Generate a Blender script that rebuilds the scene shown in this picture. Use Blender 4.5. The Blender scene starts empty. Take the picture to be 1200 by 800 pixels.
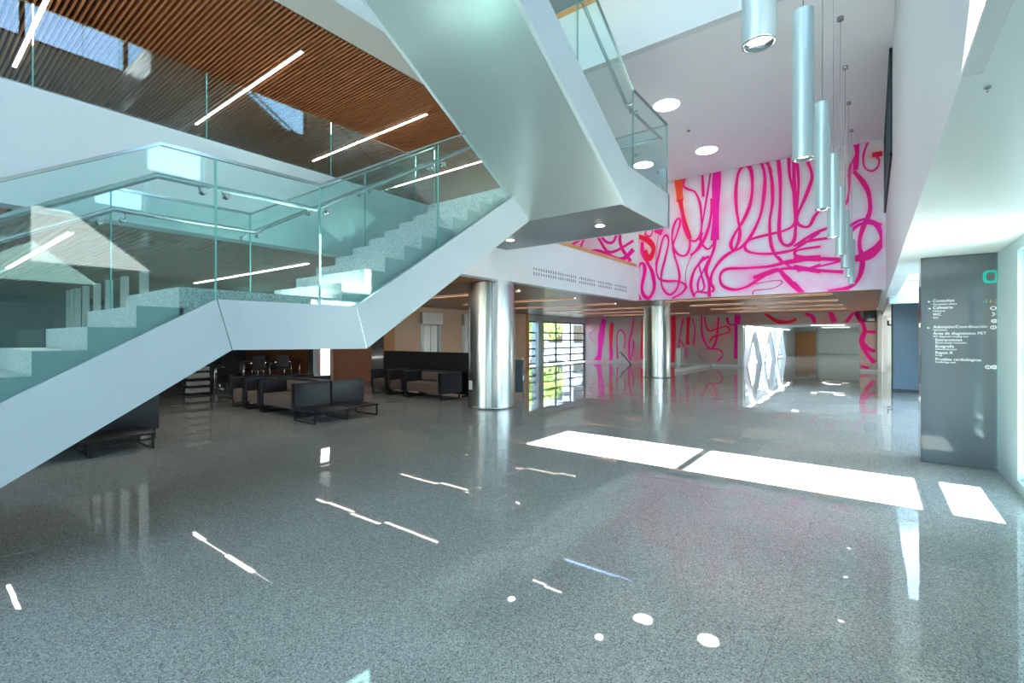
import bpy, bmesh, math, random
import numpy as np
from mathutils import Vector, Matrix
R = math.radians
rnd = random.Random(7)
scene = bpy.context.scene
col = scene.collection

# ------------------------------------------------------------------ camera, sky, sun, exposure
VP1, VP2, HOR, EYE = 1022.0, -135.0, 395.0, 1.6          # vanishing points of the photo (1200x800)
FPX = math.sqrt((VP1 - 600) * (600 - VP2))
TH = math.atan((VP1 - 600) / FPX)
cd = bpy.data.cameras.new('camera'); cam = bpy.data.objects.new('camera', cd); col.objects.link(cam)
cam.location = (0, 0, EYE); cam.rotation_euler = (R(90), 0, TH)
cd.sensor_width = 36; cd.lens = FPX / 1200 * 36; cd.shift_y = -5.0 / 1200; cd.clip_start = .05; cd.clip_end = 400
scene.camera = cam

SUN_EL = 24.3
w = bpy.data.worlds.new('sky'); scene.world = w; w.use_nodes = True
nt = w.node_tree; nt.nodes.clear()
sky = nt.nodes.new('ShaderNodeTexSky'); sky.sky_type = 'NISHITA'; sky.sun_disc = False
sky.sun_elevation = R(45); sky.sun_rotation = R(215); sky.air_density = 1.0; sky.dust_density = .6; sky.ozone_density = 1.2
bg = nt.nodes.new('ShaderNodeBackground'); bg.inputs['Strength'].default_value = .66
wo = nt.nodes.new('ShaderNodeOutputWorld')
hs_ = nt.nodes.new('ShaderNodeHueSaturation'); hs_.inputs['Saturation'].default_value = .95
nt.links.new(sky.outputs[0], hs_.inputs['Color']); nt.links.new(hs_.outputs[0], bg.inputs[0]); nt.links.new(bg.outputs[0], wo.inputs[0])

sd = bpy.data.lights.new('sun', 'SUN'); so = bpy.data.objects.new('sun', sd); col.objects.link(so)
sd.energy = 44.0; sd.angle = R(.5); sd.color = (1, .95, .88)
so.rotation_euler = Vector((-math.cos(R(SUN_EL)), 0, -math.sin(R(SUN_EL)))).to_track_quat('-Z', 'Y').to_euler()
so.location = (20, 6, 12)

def portal(name, loc, direction, sx, sy):
    l = bpy.data.lights.new(name, 'AREA'); l.shape = 'RECTANGLE'; l.size = sx; l.size_y = sy
    o = bpy.data.objects.new(name, l); col.objects.link(o); o.location = loc
    o.rotation_euler = Vector(direction).to_track_quat('-Z', 'Y').to_euler()
    l.cycles.is_portal = True
portal('entrance_portal', (-7.4, -9.3, 5.3), (0, 1, 0), 15.2, 10.6)
portal('window_portal', (-15.3, 24.2, 1.4), (1, 0, 0), 7.0, 2.6)
portal('court_portal', (1.45, 11.9, 1.3), (-1, 0, 0), 2.4, 6.7)
portal('court_portal_near', (1.45, -3.95, 1.3), (-1, 0, 0), 2.4, 6.1)
portal('corridor_portal', (-6.3, 37, 1.25), (1, 0, 0), 16.0, 2.4)

scene.view_settings.view_transform = 'Standard'; scene.view_settings.look = 'None'
scene.view_settings.gamma = 1.0; scene.view_settings.use_curve_mapping = False
scene.view_settings.exposure = 1.9
cy = scene.cycles
cy.use_denoising = True; cy.max_bounces = 10; cy.diffuse_bounces = 5; cy.glossy_bounces = 5
cy.transmission_bounces = 8; cy.transparent_max_bounces = 24; cy.sample_clamp_indirect = 8.0
cy.caustics_reflective = False; cy.caustics_refractive = False

# ------------------------------------------------------------------ photo pixel -> point on a known plane
_s, _c = math.sin(TH), math.cos(TH)
def at(u, v, X=None, Y=None, Z=None):
    a = u - 600; r = (-_s * FPX + _c * a, _c * FPX + _s * a, HOR - v)
    t = X / r[0] if X is not None else Y / r[1] if Y is not None else (Z - EYE) / r[2]
    return (t * r[0], t * r[1], EYE + t * r[2])
def pix(x, y, z):
    d = -_s * x + _c * y
    if d < .05: return None
    return 600 + (_c * x + _s * y) / d * FPX, HOR - (z - EYE) / d * FPX, d

# ------------------------------------------------------------------ materials
def srgb(r, g, b):
    f = lambda k: (k / 255 / 12.92) if k / 255 <= .04045 else ((k / 255 + .055) / 1.055) ** 2.4
    return (f(r), f(g), f(b), 1)
def new_mat(name):
    m = bpy.data.materials.new(name); m.use_nodes = True
    n = m.node_tree; n.nodes.clear()
    out = n.nodes.new('ShaderNodeOutputMaterial')
    return m, n, out
def pbr(name, c, rough=.5, metal=0.0, spec=.5, noise=0.0, nscale=6.0, bump=0.0, bscale=40.0, coat=0.0, stretch=(1, 1, 1)):
    m, n, out = new_mat(name)
    p = n.nodes.new('ShaderNodeBsdfPrincipled')
    p.inputs['Base Color'].default_value = c; p.inputs['Roughness'].default_value = rough
    p.inputs['Metallic'].default_value = metal; p.inputs['Specular IOR Level'].default_value = spec
    p.inputs['Coat Weight'].default_value = coat; p.inputs['Coat Roughness'].default_value = .08
    g = n.nodes.new('ShaderNodeNewGeometry')
    mp = n.nodes.new('ShaderNodeMapping'); mp.inputs['Scale'].default_value = stretch
    n.links.new(g.outputs['Position'], mp.inputs['Vector'])
    if noise > 0:
        t = n.nodes.new('ShaderNodeTexNoise'); t.inputs['Scale'].default_value = nscale; t.inputs['Detail'].default_value = 5
        n.links.new(mp.outputs[0], t.inputs['Vector'])
        r = n.nodes.new('ShaderNodeValToRGB')
        r.color_ramp.elements[0].position = .3; r.color_ramp.elements[1].position = .7
        r.color_ramp.elements[0].color = [k * (1 - noise) for k in c[:3]] + [1]
        r.color_ramp.elements[1].color = [min(1, k * (1 + noise)) for k in c[:3]] + [1]
        n.links.new(t.outputs['Fac'], r.inputs[0]); n.links.new(r.outputs[0], p.inputs['Base Color'])
    if bump > 0:
        t2 = n.nodes.new('ShaderNodeTexNoise'); t2.inputs['Scale'].default_value = bscale
        n.links.new(mp.outputs[0], t2.inputs['Vector'])
        b = n.nodes.new('ShaderNodeBump'); b.inputs['Strength'].default_value = bump; b.inputs['Distance'].default_value = .01
        n.links.new(t2.outputs['Fac'], b.inputs['Height']); n.links.new(b.outputs[0], p.inputs['Normal'])
    n.links.new(p.outputs[0], out.inputs[0])
    return m
def emit(name, c, s):
    m, n, out = new_mat(name)
    e = n.nodes.new('ShaderNodeEmission'); e.inputs[0].default_value = c; e.inputs[1].default_value = s
    n.links.new(e.outputs[0], out.inputs[0]); return m
def glass(name, tint, f0=.05, maxr=.95):
    """thin architectural glass: tinted transmission plus Schlick mirror reflection"""
    m, n, out = new_mat(name)
    tr = n.nodes.new('ShaderNodeBsdfTransparent'); tr.inputs[0].default_value = tint
    gl = n.nodes.new('ShaderNodeBsdfGlossy'); gl.inputs['Roughness'].default_value = 0.0
    gl.inputs[0].default_value = (.95, 1, .99, 1)
    lw = n.nodes.new('ShaderNodeLayerWeight'); lw.inputs[0].default_value = .5
    pw = n.nodes.new('ShaderNodeMath'); pw.operation = 'POWER'; pw.inputs[1].default_value = 4.5
    n.links.new(lw.outputs['Facing'], pw.inputs[0])
    ma = n.nodes.new('ShaderNodeMath'); ma.operation = 'MULTIPLY_ADD'; ma.inputs[1].default_value = maxr - f0; ma.inputs[2].default_value = f0
    n.links.new(pw.outputs[0], ma.inputs[0])
    mx = n.nodes.new('ShaderNodeMixShader')
    n.links.new(ma.outputs[0], mx.inputs[0]); n.links.new(tr.outputs[0], mx.inputs[1]); n.links.new(gl.outputs[0], mx.inputs[2])
    n.links.new(mx.outputs[0], out.inputs[0]); return m
def terrazzo(name, base, dark, light, rough, scale=95.0):
    m, n, out = new_mat(name)
    p = n.nodes.new('ShaderNodeBsdfPrincipled'); p.inputs['Roughness'].default_value = rough
    p.inputs['IOR'].default_value = 1.5
    g = n.nodes.new('ShaderNodeNewGeometry')
    v = n.nodes.new('ShaderNodeTexVoronoi'); v.inputs['Scale'].default_value = scale
    n.links.new(g.outputs['Position'], v.inputs['Vector'])
    sx = n.nodes.new('ShaderNodeSeparateColor'); n.links.new(v.outputs['Color'], sx.inputs[0])
    r = n.nodes.new('ShaderNodeValToRGB'); r.color_ramp.interpolation = 'CONSTANT'
    e = r.color_ramp.elements
    e[0].position = 0; e[0].color = dark
    e[1].position = .2; e[1].color = [base[i] * .72 + dark[i] * .28 for i in range(3)] + [1]
    for q, c in ((.42, base), (.72, [base[i] * .6 + light[i] * .4 for i in range(3)] + [1]), (.9, light)):
        k = e.new(q); k.color = c
    n.links.new(sx.outputs[0], r.inputs[0])
    t = n.nodes.new('ShaderNodeTexNoise'); t.inputs['Scale'].default_value = 1.1; t.inputs['Detail'].default_value = 4
    n.links.new(g.outputs['Position'], t.inputs['Vector'])
    mr = n.nodes.new('ShaderNodeMapRange'); mr.inputs[3].default_value = .88; mr.inputs[4].default_value = 1.1
    n.links.new(t.outputs['Fac'], mr.inputs[0])
    mu = n.nodes.new('ShaderNodeMix'); mu.data_type = 'RGBA'; mu.blend_type = 'MULTIPLY'; mu.inputs[0].default_value = 1
    n.links.new(r.outputs[0], mu.inputs[6]); n.links.new(mr.outputs[0], mu.inputs[7])
    n.links.new(mu.outputs[2], p.inputs['Base Color'])
    n.links.new(p.outputs[0], out.inputs[0]); return m
def mural_ground(name, base, pink, amount):
    """pale wall with sprayed clouds of pink paint"""
    m, n, out = new_mat(name)
    p = n.nodes.new('ShaderNodeBsdfPrincipled'); p.inputs['Roughness'].default_value = .32
    g = n.nodes.new('ShaderNodeNewGeometry')
    t = n.nodes.new('ShaderNodeTexNoise'); t.inputs['Scale'].default_value = .75; t.inputs['Detail'].default_value = 4; t.inputs['Roughness'].default_value = .55
    n.links.new(g.outputs['Position'], t.inputs['Vector'])
    r = n.nodes.new('ShaderNodeValToRGB')
    e = r.color_ramp.elements
    e[0].position = .46; e[0].color = base; e[1].position = .78
    e[1].color = [base[i] * (1 - amount) + pink[i] * amount for i in range(3)] + [1]
    n.links.new(t.outputs['Fac'], r.inputs[0]); last = r.outputs[0]
    for nm, cc, am in (('haze_pink', srgb(255, 50, 180), .55), ('haze_red', srgb(255, 90, 90), .6)):
        a = n.nodes.new('ShaderNodeAttribute'); a.attribute_name = nm
        mu = n.nodes.new('ShaderNodeMath'); mu.operation = 'MULTIPLY'; mu.inputs[1].default_value = am; n.links.new(a.outputs['Fac'], mu.inputs[0])
        mx = n.nodes.new('ShaderNodeMix'); mx.data_type = 'RGBA'; n.links.new(mu.outputs[0], mx.inputs[0]); n.links.new(last, mx.inputs[6]); mx.inputs[7].default_value = cc
        last = mx.outputs[2]
    n.links.new(last, p.inputs['Base Color'])
    n.links.new(p.outputs[0], out.inputs[0]); return m

M = {}
M['floor'] = terrazzo('terrazzo_floor', srgb(163, 168, 163), srgb(120, 126, 123), srgb(198, 202, 196), .022, 165)
M['floor_far'] = M['floor']
M['step'] = terrazzo('terrazzo_step', srgb(186, 194, 192), srgb(150, 158, 158), srgb(216, 222, 220), .3, 110)
M['joint'] = pbr('tile_bed', srgb(140, 146, 142), .5)
M['white'] = pbr('white_paint', srgb(216, 222, 225), .38, noise=.015, nscale=1.5)
M['steelpaint'] = pbr('white_lacquered_steel', srgb(196, 209, 214), .3, noise=.01, nscale=2)
M['satin'] = pbr('satin_metal_panel', srgb(186, 200, 200), .3, metal=.6, noise=.03, nscale=.9)
M['ceil'] = pbr('ceiling_white', srgb(238, 239, 243), .5, noise=.01, nscale=2)
M['soffit_pale'] = pbr('pale_soffit_paint', srgb(222, 232, 230), .35)
M['slat'] = pbr('brown_wood_slat', srgb(178, 122, 84), .5, noise=.25, nscale=9, stretch=(.25, 6, 6))
M['plenum'] = pbr('black_plenum', srgb(16, 12, 11), .9)
M['woodpanel'] = pbr('tan_wood_board', srgb(146, 106, 72), .36, noise=.12, nscale=7, stretch=(.3, 5, 5))
M['beige'] = pbr('beige_panel', srgb(222, 188, 158), .45, noise=.03, nscale=2)
M['wood_or'] = pbr('orange_wood', srgb(206, 150, 98), .45, noise=.1, nscale=6, stretch=(4, 4, .4))
M['wood_br'] = pbr('brown_wood_wall', srgb(140, 84, 52), .45, noise=.15, nscale=6, stretch=(4, 4, .4))
M['dark'] = pbr('charcoal_wall', srgb(52, 58, 62), .5)
M['steel'] = pbr('brushed_stainless', srgb(190, 194, 192), .27, metal=1, noise=.04, nscale=30, stretch=(1, 1, .05))
M['chrome'] = pbr('polished_steel', srgb(210, 216, 216), .12, metal=1)
M['cap'] = pbr('rail_steel', srgb(176, 188, 188), .22, metal=1)
M['pend'] = pbr('satin_silver_tube', srgb(180, 200, 204), .34, metal=.35)
M['black'] = pbr('black_plastic', srgb(20, 21, 24), .45)
M['blackmetal'] = pbr('black_metal', srgb(24, 25, 28), .4, metal=.3)
M['leather'] = pbr('dark_upholstery', srgb(26, 30, 37), .5, bump=.15, bscale=220)
M['taupe'] = pbr('taupe_fabric', srgb(106, 92, 84), .9, noise=.1, nscale=120, bump=.3, bscale=400)
M['officefab'] = pbr('black_mesh_fabric', srgb(38, 38, 40), .8)
M['sign'] = pbr('grey_glass_sign', srgb(84, 94, 100), .07, coat=.5)
M['signedge'] = pbr('sign_edge', srgb(120, 160, 162), .2, metal=.6)
M['letter'] = pbr('white_lettering', srgb(240, 244, 244), .5)
M['teal'] = pbr('teal_lettering', srgb(10, 200, 180), .5)
M['yellow'] = pbr('yellow_lettering', srgb(220, 196, 60), .5)
M['orange'] = pbr('orange_lettering', srgb(214, 140, 60), .5)
M['bluepanel'] = pbr('blue_grey_panel', srgb(112, 148, 174), .3)
M['bluebulk'] = pbr('pale_blue_bulkhead', srgb(168, 192, 204), .4)
M['frame'] = pbr('dark_window_frame', srgb(48, 66, 76), .4)
M['frame_l'] = pbr('light_window_frame', srgb(176, 200, 204), .35)
M['darkglass'] = pbr('dark_interior_glazing', srgb(16, 22, 26), .04)
M['rail_glass'] = glass('green_tinted_glass', (.88, .975, .965, 1), .06)
M['clear_glass'] = glass('clear_glass', (.95, .98, .98, 1), .045)
M['solar_glass'] = glass('tinted_solar_glass', (.62, .66, .66, 1), .06)
M['glass_edge'] = pbr('glass_edge', srgb(120, 186, 178), .2)
M['led'] = emit('led_strip', (1, .93, .84, 1), 9)
M['led_low'] = emit('led_strip_recessed', (1, .92, .82, 1), 4)
M['disc'] = emit('downlight_disc', (1, .98, .95, 1), 8)
M['spot'] = emit('downlight_spot', (1, .96, .9, 1), 14)
M['lampface'] = emit('pendant_lamp_face', (1, .97, .92, 1), 5)
M['whitelit'] = emit('glowing_white_panel', (.95, 1, .98, 1), 1.3)
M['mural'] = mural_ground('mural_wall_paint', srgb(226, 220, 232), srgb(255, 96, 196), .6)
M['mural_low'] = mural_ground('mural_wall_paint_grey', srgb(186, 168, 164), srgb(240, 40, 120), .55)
M['pink'] = pbr('hot_pink_paint', srgb(255, 14, 150), .5, spec=.25, noise=.08, nscale=3)
M['magenta'] = pbr('magenta_paint', srgb(250, 10, 170), .5, spec=.25, noise=.08, nscale=3)
M['red'] = pbr('red_pink_paint', srgb(255, 22, 72), .5, spec=.25, noise=.08, nscale=3)
M['orangep'] = pbr('orange_spray_paint', srgb(255, 84, 44), .5, spec=.25, noise=.08, nscale=3)
M['thinpink'] = pbr('dusty_pink_paint', srgb(224, 90, 160), .4)
M['slot'] = pbr('dark_slot', srgb(112, 120, 128), .6)
M['ground'] = pbr('pale_paving', srgb(178, 176, 168), .8, noise=.1, nscale=3)
M['leaf'] = pbr('tree_leaf', srgb(120, 150, 60), .6, noise=.3, nscale=8)
M['bark'] = pbr('bark', srgb(90, 72, 56), .9)
M['facade'] = pbr('pale_render', srgb(206, 216, 226), .8)
M['paper'] = pbr('paper_stack', srgb(176, 172, 170), .8, noise=.25, nscale=30, stretch=(1, 1, 8))
M['exitred'] = pbr('red_sign_face', srgb(180, 40, 40), .5)
M['skirt'] = pbr('grey_stair_skirt', srgb(146, 170, 170), .4)
M['upfloor'] = pbr('warm_grey_floor', srgb(126, 118, 110), .3)
M['under'] = pbr('shaded_metal_soffit', srgb(122, 132, 134), .32, metal=.6)  # darker copy of the satin metal, platform shade put into the colour
M['counter'] = pbr('pale_counter', srgb(190, 208, 208), .35)

# ------------------------------------------------------------------ mesh helpers
def wloc(o):
    v = Vector((0, 0, 0))
    while o is not None:
        v += o.location; o = o.parent
    return v
def tag(o, label=None, cat=None, group=None, kind=None):
    if label: o['label'] = label
    if cat: o['category'] = cat
    if group: o['group'] = group
    if kind: o['kind'] = kind
    return o
def thing(name, loc, label, cat, group=None, rz=0):
    o = bpy.data.objects.new(name, None); col.objects.link(o); o.location = loc; o.rotation_euler.z = rz
    o.empty_display_size = .1
    return tag(o, label, cat, group)
class MB:
    def __init__(s): s.v = []; s.f = []; s.smooth = []
    def add(s, vs, fs, smooth=False):
        k = len(s.v); s.v += [tuple(p) for p in vs]
        s.f += [tuple(i + k for i in f) for f in fs]; s.smooth += [smooth] * len(fs); return s
    def box(s, x0, y0, z0, x1, y1, z1):
        x0, x1 = min(x0, x1), max(x0, x1); y0, y1 = min(y0, y1), max(y0, y1); z0, z1 = min(z0, z1), max(z0, z1)
        return s.add([(x0, y0, z0), (x1, y0, z0), (x1, y1, z0), (x0, y1, z0), (x0, y0, z1), (x1, y0, z1), (x1, y1, z1), (x0, y1, z1)],
                     [(3, 2, 1, 0), (4, 5, 6, 7), (0, 1, 5, 4), (1, 2, 6, 5), (2, 3, 7, 6), (3, 0, 4, 7)])
    def rbox(s, x0, y0, z0, x1, y1, z1, r=.02, seg=2):
        bm = bmesh.new(); bmesh.ops.create_cube(bm, size=1)
        for q in bm.verts:
            q.co = Vector(((x0 + x1) / 2 + q.co.x * (x1 - x0), (y0 + y1) / 2 + q.co.y * (y1 - y0), (z0 + z1) / 2 + q.co.z * (z1 - z0)))
        bmesh.ops.bevel(bm, geom=list(bm.edges), offset=r, segments=seg, profile=.6, affect='EDGES')
        bm.verts.index_update()
        s.add([q.co[:] for q in bm.verts], [tuple(q.index for q in f.verts) for f in bm.faces], True); bm.free(); return s
    def prism_x(s, poly, x0, x1):
        """polygon of (y, z) extruded along x"""
        n = len(poly)
        return s.add([(x0, y, z) for y, z in poly] + [(x1, y, z) for y, z in poly],
                     [tuple(range(n)), tuple(range(2 * n - 1, n - 1, -1))] + [((i + 1) % n, i, n + i, n + (i + 1) % n) for i in range(n)])
    def prism_z(s, poly, z0, z1):
        n = len(poly)
        return s.add([(x, y, z0) for x, y in poly] + [(x, y, z1) for x, y in poly],
                     [tuple(range(n - 1, -1, -1)), tuple(range(n, 2 * n))] + [(i, (i + 1) % n, n + (i + 1) % n, n + i) for i in range(n)])
    def cyl(s, c, r, h, n=32, r2=None, caps=True):
        r2 = r if r2 is None else r2; x, y, z = c; k = len(s.v)
        a = [(math.cos(2 * math.pi * i / n), math.sin(2 * math.pi * i / n)) for i in range(n)]
        s.add([(x + r * p, y + r * q, z) for p, q in a] + [(x + r2 * p, y + r2 * q, z + h) for p, q in a],
              [(i, (i + 1) % n, n + (i + 1) % n, n + i) for i in range(n)], True)
        if caps:
            s.f += [tuple(k + i for i in range(n - 1, -1, -1)), tuple(k + n + i for i in range(n))]; s.smooth += [False, False]
        return s
    def tube(s, pts, r, n=10, closed=False):
        pts = [Vector(p) for p in pts]; rings = []
        m = len(pts)
        for i, p in enumerate(pts):
            d1 = (pts[i] - pts[i - 1]).normalized() if i > 0 else (pts[1] - pts[0]).normalized()
            d2 = (pts[i + 1] - pts[i]).normalized() if i < m - 1 else d1
            d = (d1 + d2).normalized(); k = 1 / max(.5, d.dot(d1))
            up = Vector((0, 0, 1)) if abs(d.z) < .9 else Vector((1, 0, 0))
            a = d.cross(up).normalized(); b = a.cross(d).normalized()
            rings.append([p + (a * math.cos(2 * math.pi * j / n) + b * math.sin(2 * math.pi * j / n) * (k if abs(d.z) < .9 else 1)) * r for j in range(n)])
        vs = [q for g in rings for q in g]
        fs = [(i * n + j, i * n + (j + 1) % n, (i + 1) * n + (j + 1) % n, (i + 1) * n + j) for i in range(m - 1) for j in range(n)]
        k = len(s.v); s.add(vs, fs, True)
        s.f += [tuple(k + j for j in range(n - 1, -1, -1)), tuple(k + (m - 1) * n + j for j in range(n))]; s.smooth += [False, False]
        return s
    def data(s, name, mat, off=Vector((0, 0, 0))):
        me = bpy.data.meshes.new(name)
        me.from_pydata([(p[0] - off.x, p[1] - off.y, p[2] - off.z) for p in s.v], [], s.f)
        me.polygons.foreach_set('use_smooth', s.smooth)
        me.materials.append(M[mat] if isinstance(mat, str) else mat); me.update(); return me
    def build(s, name, mat, parent=None, label=None, cat=None, group=None, kind=None, local=False):
        off = Vector((0, 0, 0)) if (parent is None or local) else wloc(parent)
        o = bpy.data.objects.new(name, s.data(name, mat, off)); col.objects.link(o); o.parent = parent
        return tag(o, label, cat, group, kind)
def structure(name, mb, mat, parent=None):
    return mb.build(name, mat, parent, kind='structure')
def box(*a): return MB().box(*a)
def copy_tree(o, parent=None):
    c = o.copy(); col.objects.link(c); c.parent = parent
    for ch in list(o.children): copy_tree(ch, c)
    return c
def wall_holes(name, axis, pos, thick, a0, a1, z0, z1, holes, mat):
    """wall in plane axis=pos spanning a0..a1 with rectangular holes (a0,a1,z0,z1), one mesh of blocks"""
    mb = MB(); ac = sorted({a0, a1} | {h[0] for h in holes} | {h[1] for h in holes}); zc = sorted({z0, z1} | {h[2] for h in holes} | {h[3] for h in holes})
    for i in range(len(ac) - 1):
        for j in range(len(zc) - 1):
            ca, cz = (ac[i] + ac[i + 1]) / 2, (zc[j] + zc[j + 1]) / 2
            if any(h[0] < ca < h[1] and h[2] < cz < h[3] for h in holes): continue
            if axis == 'x': mb.box(pos, ac[i], zc[j], pos + thick, ac[i + 1], zc[j + 1])
            else: mb.box(ac[i], pos, zc[j], ac[i + 1], pos + thick, zc[j + 1])
    return structure(name, mb, mat)

# ================================================================== THE SETTING
XF = -6.3            # first-floor edge (fascia with the lettering)
YM = 15.4            # upper mural wall
YL = 27.7            # lower mural wall
XR = .28             # white wall on the right above the low soffit
XG = 1.2             # glazed right-hand facade
ZS = 2.83            # underside of the first floor
ZC = 6.66            # upper ceiling
ZF1 = 3.95

# ---- floor of square terrazzo tiles
floor = structure('floor', box(-26, -9.5, -.3, 1.6, 56, -.022), 'joint')
TS = .42; GAP = .0006
tiles = []
x = -24.36
while x < XG - .01:
    y = -9.4
    while y < 30:
        tiles.append((x, y)); y += TS
    x += TS
def tile_score(t):
    p = pix(t[0] + TS / 2, t[1] + TS / 2, 0)
    if p is None or not (-30 < p[0] < 1230 and p[1] < 830): return 0
    # behind the lower stair the tiles are hidden
    if t[0] < -4.6 and p[1] > 575 - p[0] * .6 and p[0] < 0: return 0
    return 1 / p[2] ** 3
tiles.sort(key=tile_score, reverse=True)
def tilt(): return rnd.uniform(-.003, .003), rnd.uniform(-.003, .003)
hs = TS / 2 - GAP
tile_me = MB().add([(-hs, -hs, -.02), (hs, -hs, -.02), (hs, hs, -.02), (-hs, hs, -.02), (-hs, -hs, 0), (hs, -hs, 0), (hs, hs, 0), (-hs, hs, 0)],
                   [(4, 5, 6, 7), (0, 1, 5, 4), (1, 2, 6, 5), (2, 3, 7, 6), (3, 0, 4, 7)]).data('floor_tile', 'floor')
for t in tiles[:300]:
    o = bpy.data.objects.new('floor_tile', tile_me); col.objects.link(o); o.parent = floor
    o.location = (t[0] + TS / 2, t[1] + TS / 2, 0); ax, ay = tilt(); o.rotation_euler = (ax, ay, 0)
rest = MB()
for t in tiles[300:]:
    cx, cy_ = t[0] + TS / 2, t[1] + TS / 2; ax, ay = tilt()
    top = [(cx + i * hs, cy_ + j * hs, i * hs * -ay + j * hs * ax) for i, j in ((-1, -1), (1, -1), (1, 1), (-1, 1))]
    rest.add([(p[0], p[1], -.02) for p in top] + top, [(4, 5, 6, 7), (0, 1, 5, 4), (1, 2, 6, 5), (2, 3, 7, 6), (3, 0, 4, 7)])
rest.build('floor_tiles_beyond', 'floor', floor, kind='stuff')
structure('floor_corridor', box(-8, 30.2, -.02, 1.6, 56, 0), 'floor')
structure('ground_outside', box(-120, -120, -.5, 140, 140, -.31), 'ground')

# ---- first floor slab, fascia, upper floor edge
structure('wall_left_fascia', box(XF, -9, ZS, XF - .18, YM - .001, ZF1), 'white')
structure('floor_upper', box(-17, -9, ZS + .16, XF - .18, YM + .3, 3.72), 'upfloor')
structure('trim_1', box(XF + .01, 8.2, ZF1, XF - .3, YM - .2, ZF1 + .1), 'wood_or')
structure('trim_2', box(XF + .005, -9, ZS - .012, XF - .24, YM - .2, ZS), 'white')
# two rows of small dark slots in the fascia
fascia = bpy.data.objects['wall_left_fascia']
p0, p1 = at(625, 314.6, X=XF), at(736, 337.3, X=XF); q0, q1 = at(625, 320.2, X=XF), at(736, 341.2, X=XF)
for a, b in ((p0, p1), (q0, q1)):
    mb = MB(); n = 0; L = b[1] - a[1]; step = L / 51
    for g in range(5):
        for k in range(9 if g else 10):
            y = a[1] + (g * 10.35 + k) * step; z = a[2] + (b[2] - a[2]) * (y - a[1]) / L
            hgt = .036 if rnd.random() > .25 else .026
            ww = step * .4
            mb.prism_x([(y, z - hgt), (y + ww, z - hgt), (y + ww * 1.15, z + hgt), (y + ww * .3, z + hgt)], XF - .002, XF + .004)
    mb.build('lettering_row', 'slot', fascia)
# upper ceiling with slats, white margin, second floor edges
structure('ceiling', box(XF - .15, 8.16, ZC, XR - .001, YM + .3, ZC + .2), 'ceil')
structure('ceiling_margin', box(-7.16, -9, ZC, XF - .15, YM, ZC + .2), 'white')
structure('wall_second_floor_fascia', MB().box(XF - .2, -9, ZC + .002, XF - .4, 8.0, 7.85).box(XF - .4, 8.0, ZC, XR - .001, 8.16, 7.85), 'white')
structure('trim_3', MB().box(XF - .18, -9, 7.85, XF - .45, 8.0, 7.95).box(XF - .45, 7.98, 7.85, XR, 8.2, 7.95), 'wood_or')
slatceil = structure('ceiling_slatted', box(-17, -9, ZC + .1, -7.16, YM, ZC + .2), 'plenum')
slat_me = box(-16.6, -.0155, 0, -7.2, .0155, .08).data('slat', 'slat')
yy = .1
while yy < YM - .05:
    o = bpy.data.objects.new('slat', slat_me); col.objects.link(o); o.parent = slatceil; o.location = (0, yy, ZC); yy += .0745
mb = MB(); yy = -8.9
while yy < .07:
    mb.box(-16.6, yy - .017, ZC, -7.2, yy + .017, ZC + .075); yy += .0745
mb.build('slats_behind', 'slat', slatceil, kind='stuff')
# lower soffit: slats over the lounge, boards further in
soffit = structure('ceiling_lower', MB().box(-24, -9, ZS + .1, XF - .18, YM + .02, ZS + .15).box(-15.2, YM + .02, ZS + .1, XR + .1, YL, ZS + .15), 'plenum')
mb = MB(); yy = -4
while yy < 7.9:
    mb.box(-20, yy - .02, ZS, XF - .25, yy + .02, ZS + .07); yy += .0745
mb.build('slats_low', 'slat', soffit, kind='stuff')
yy = 8.0
while yy < YL - .3:
    y1 = min(yy + .59, YL - .02)
    xl = -14.6 if yy < 20.5 else -15.0
    if yy < YM < y1:
        box(xl, yy, ZS, XF - .25, YM, ZS + .06).build('board', 'woodpanel', soffit); yy = YM + .012; y1 = yy + .59
    box(xl, yy, ZS, (XF - .25) if y1 < YM else XR - .1, y1, ZS + .06).build('board', 'woodpanel', soffit); yy = y1 + .01
structure('sun_cap_right', box(.2, YM + .22, 2.8, 3.6, 33, 3.3), 'white')  # unseen cap added to close a sun leak over the right soffit
structure('sun_cap_far_hall', MB().box(-15.3, YM + .24, 3.0, .2, YL + .3, 3.3).box(-8, YL + .3, 2.62, 1.4, 54.4, 2.9), 'white')  # unseen covers added against the same sun leak
structure('ceiling_back', box(-24, -9, ZS + .01, -20.05, 12, ZS + .1), 'plenum')

# ---- upper mural wall and its lower neighbour
mural = structure('wall_back', MB().box(XF + .0, YM, ZS, XR - .001, YM + .22, ZC), 'mural')
murl1 = structure('wall_back_first_floor', box(-9.2, YM + .06, 3.72, XF - .01, YM + .24, ZC), 'mural')
structure('wall_back_beige', box(-17, YM + .05, 3.72, -9.2, YM + .24, ZC), 'beige')
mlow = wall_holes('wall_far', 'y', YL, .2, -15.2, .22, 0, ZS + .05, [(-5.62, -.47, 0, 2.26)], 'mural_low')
structure('baseboard_far', MB().box(-7.1, YL - .02, 0, -5.62, YL, .12).box(-.47, YL - .02, 0, .2, YL, .1), 'white')
structure('wall_far_end', box(.2, YL - .12, 0, .36, YL + .25, ZS), 'white')

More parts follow.
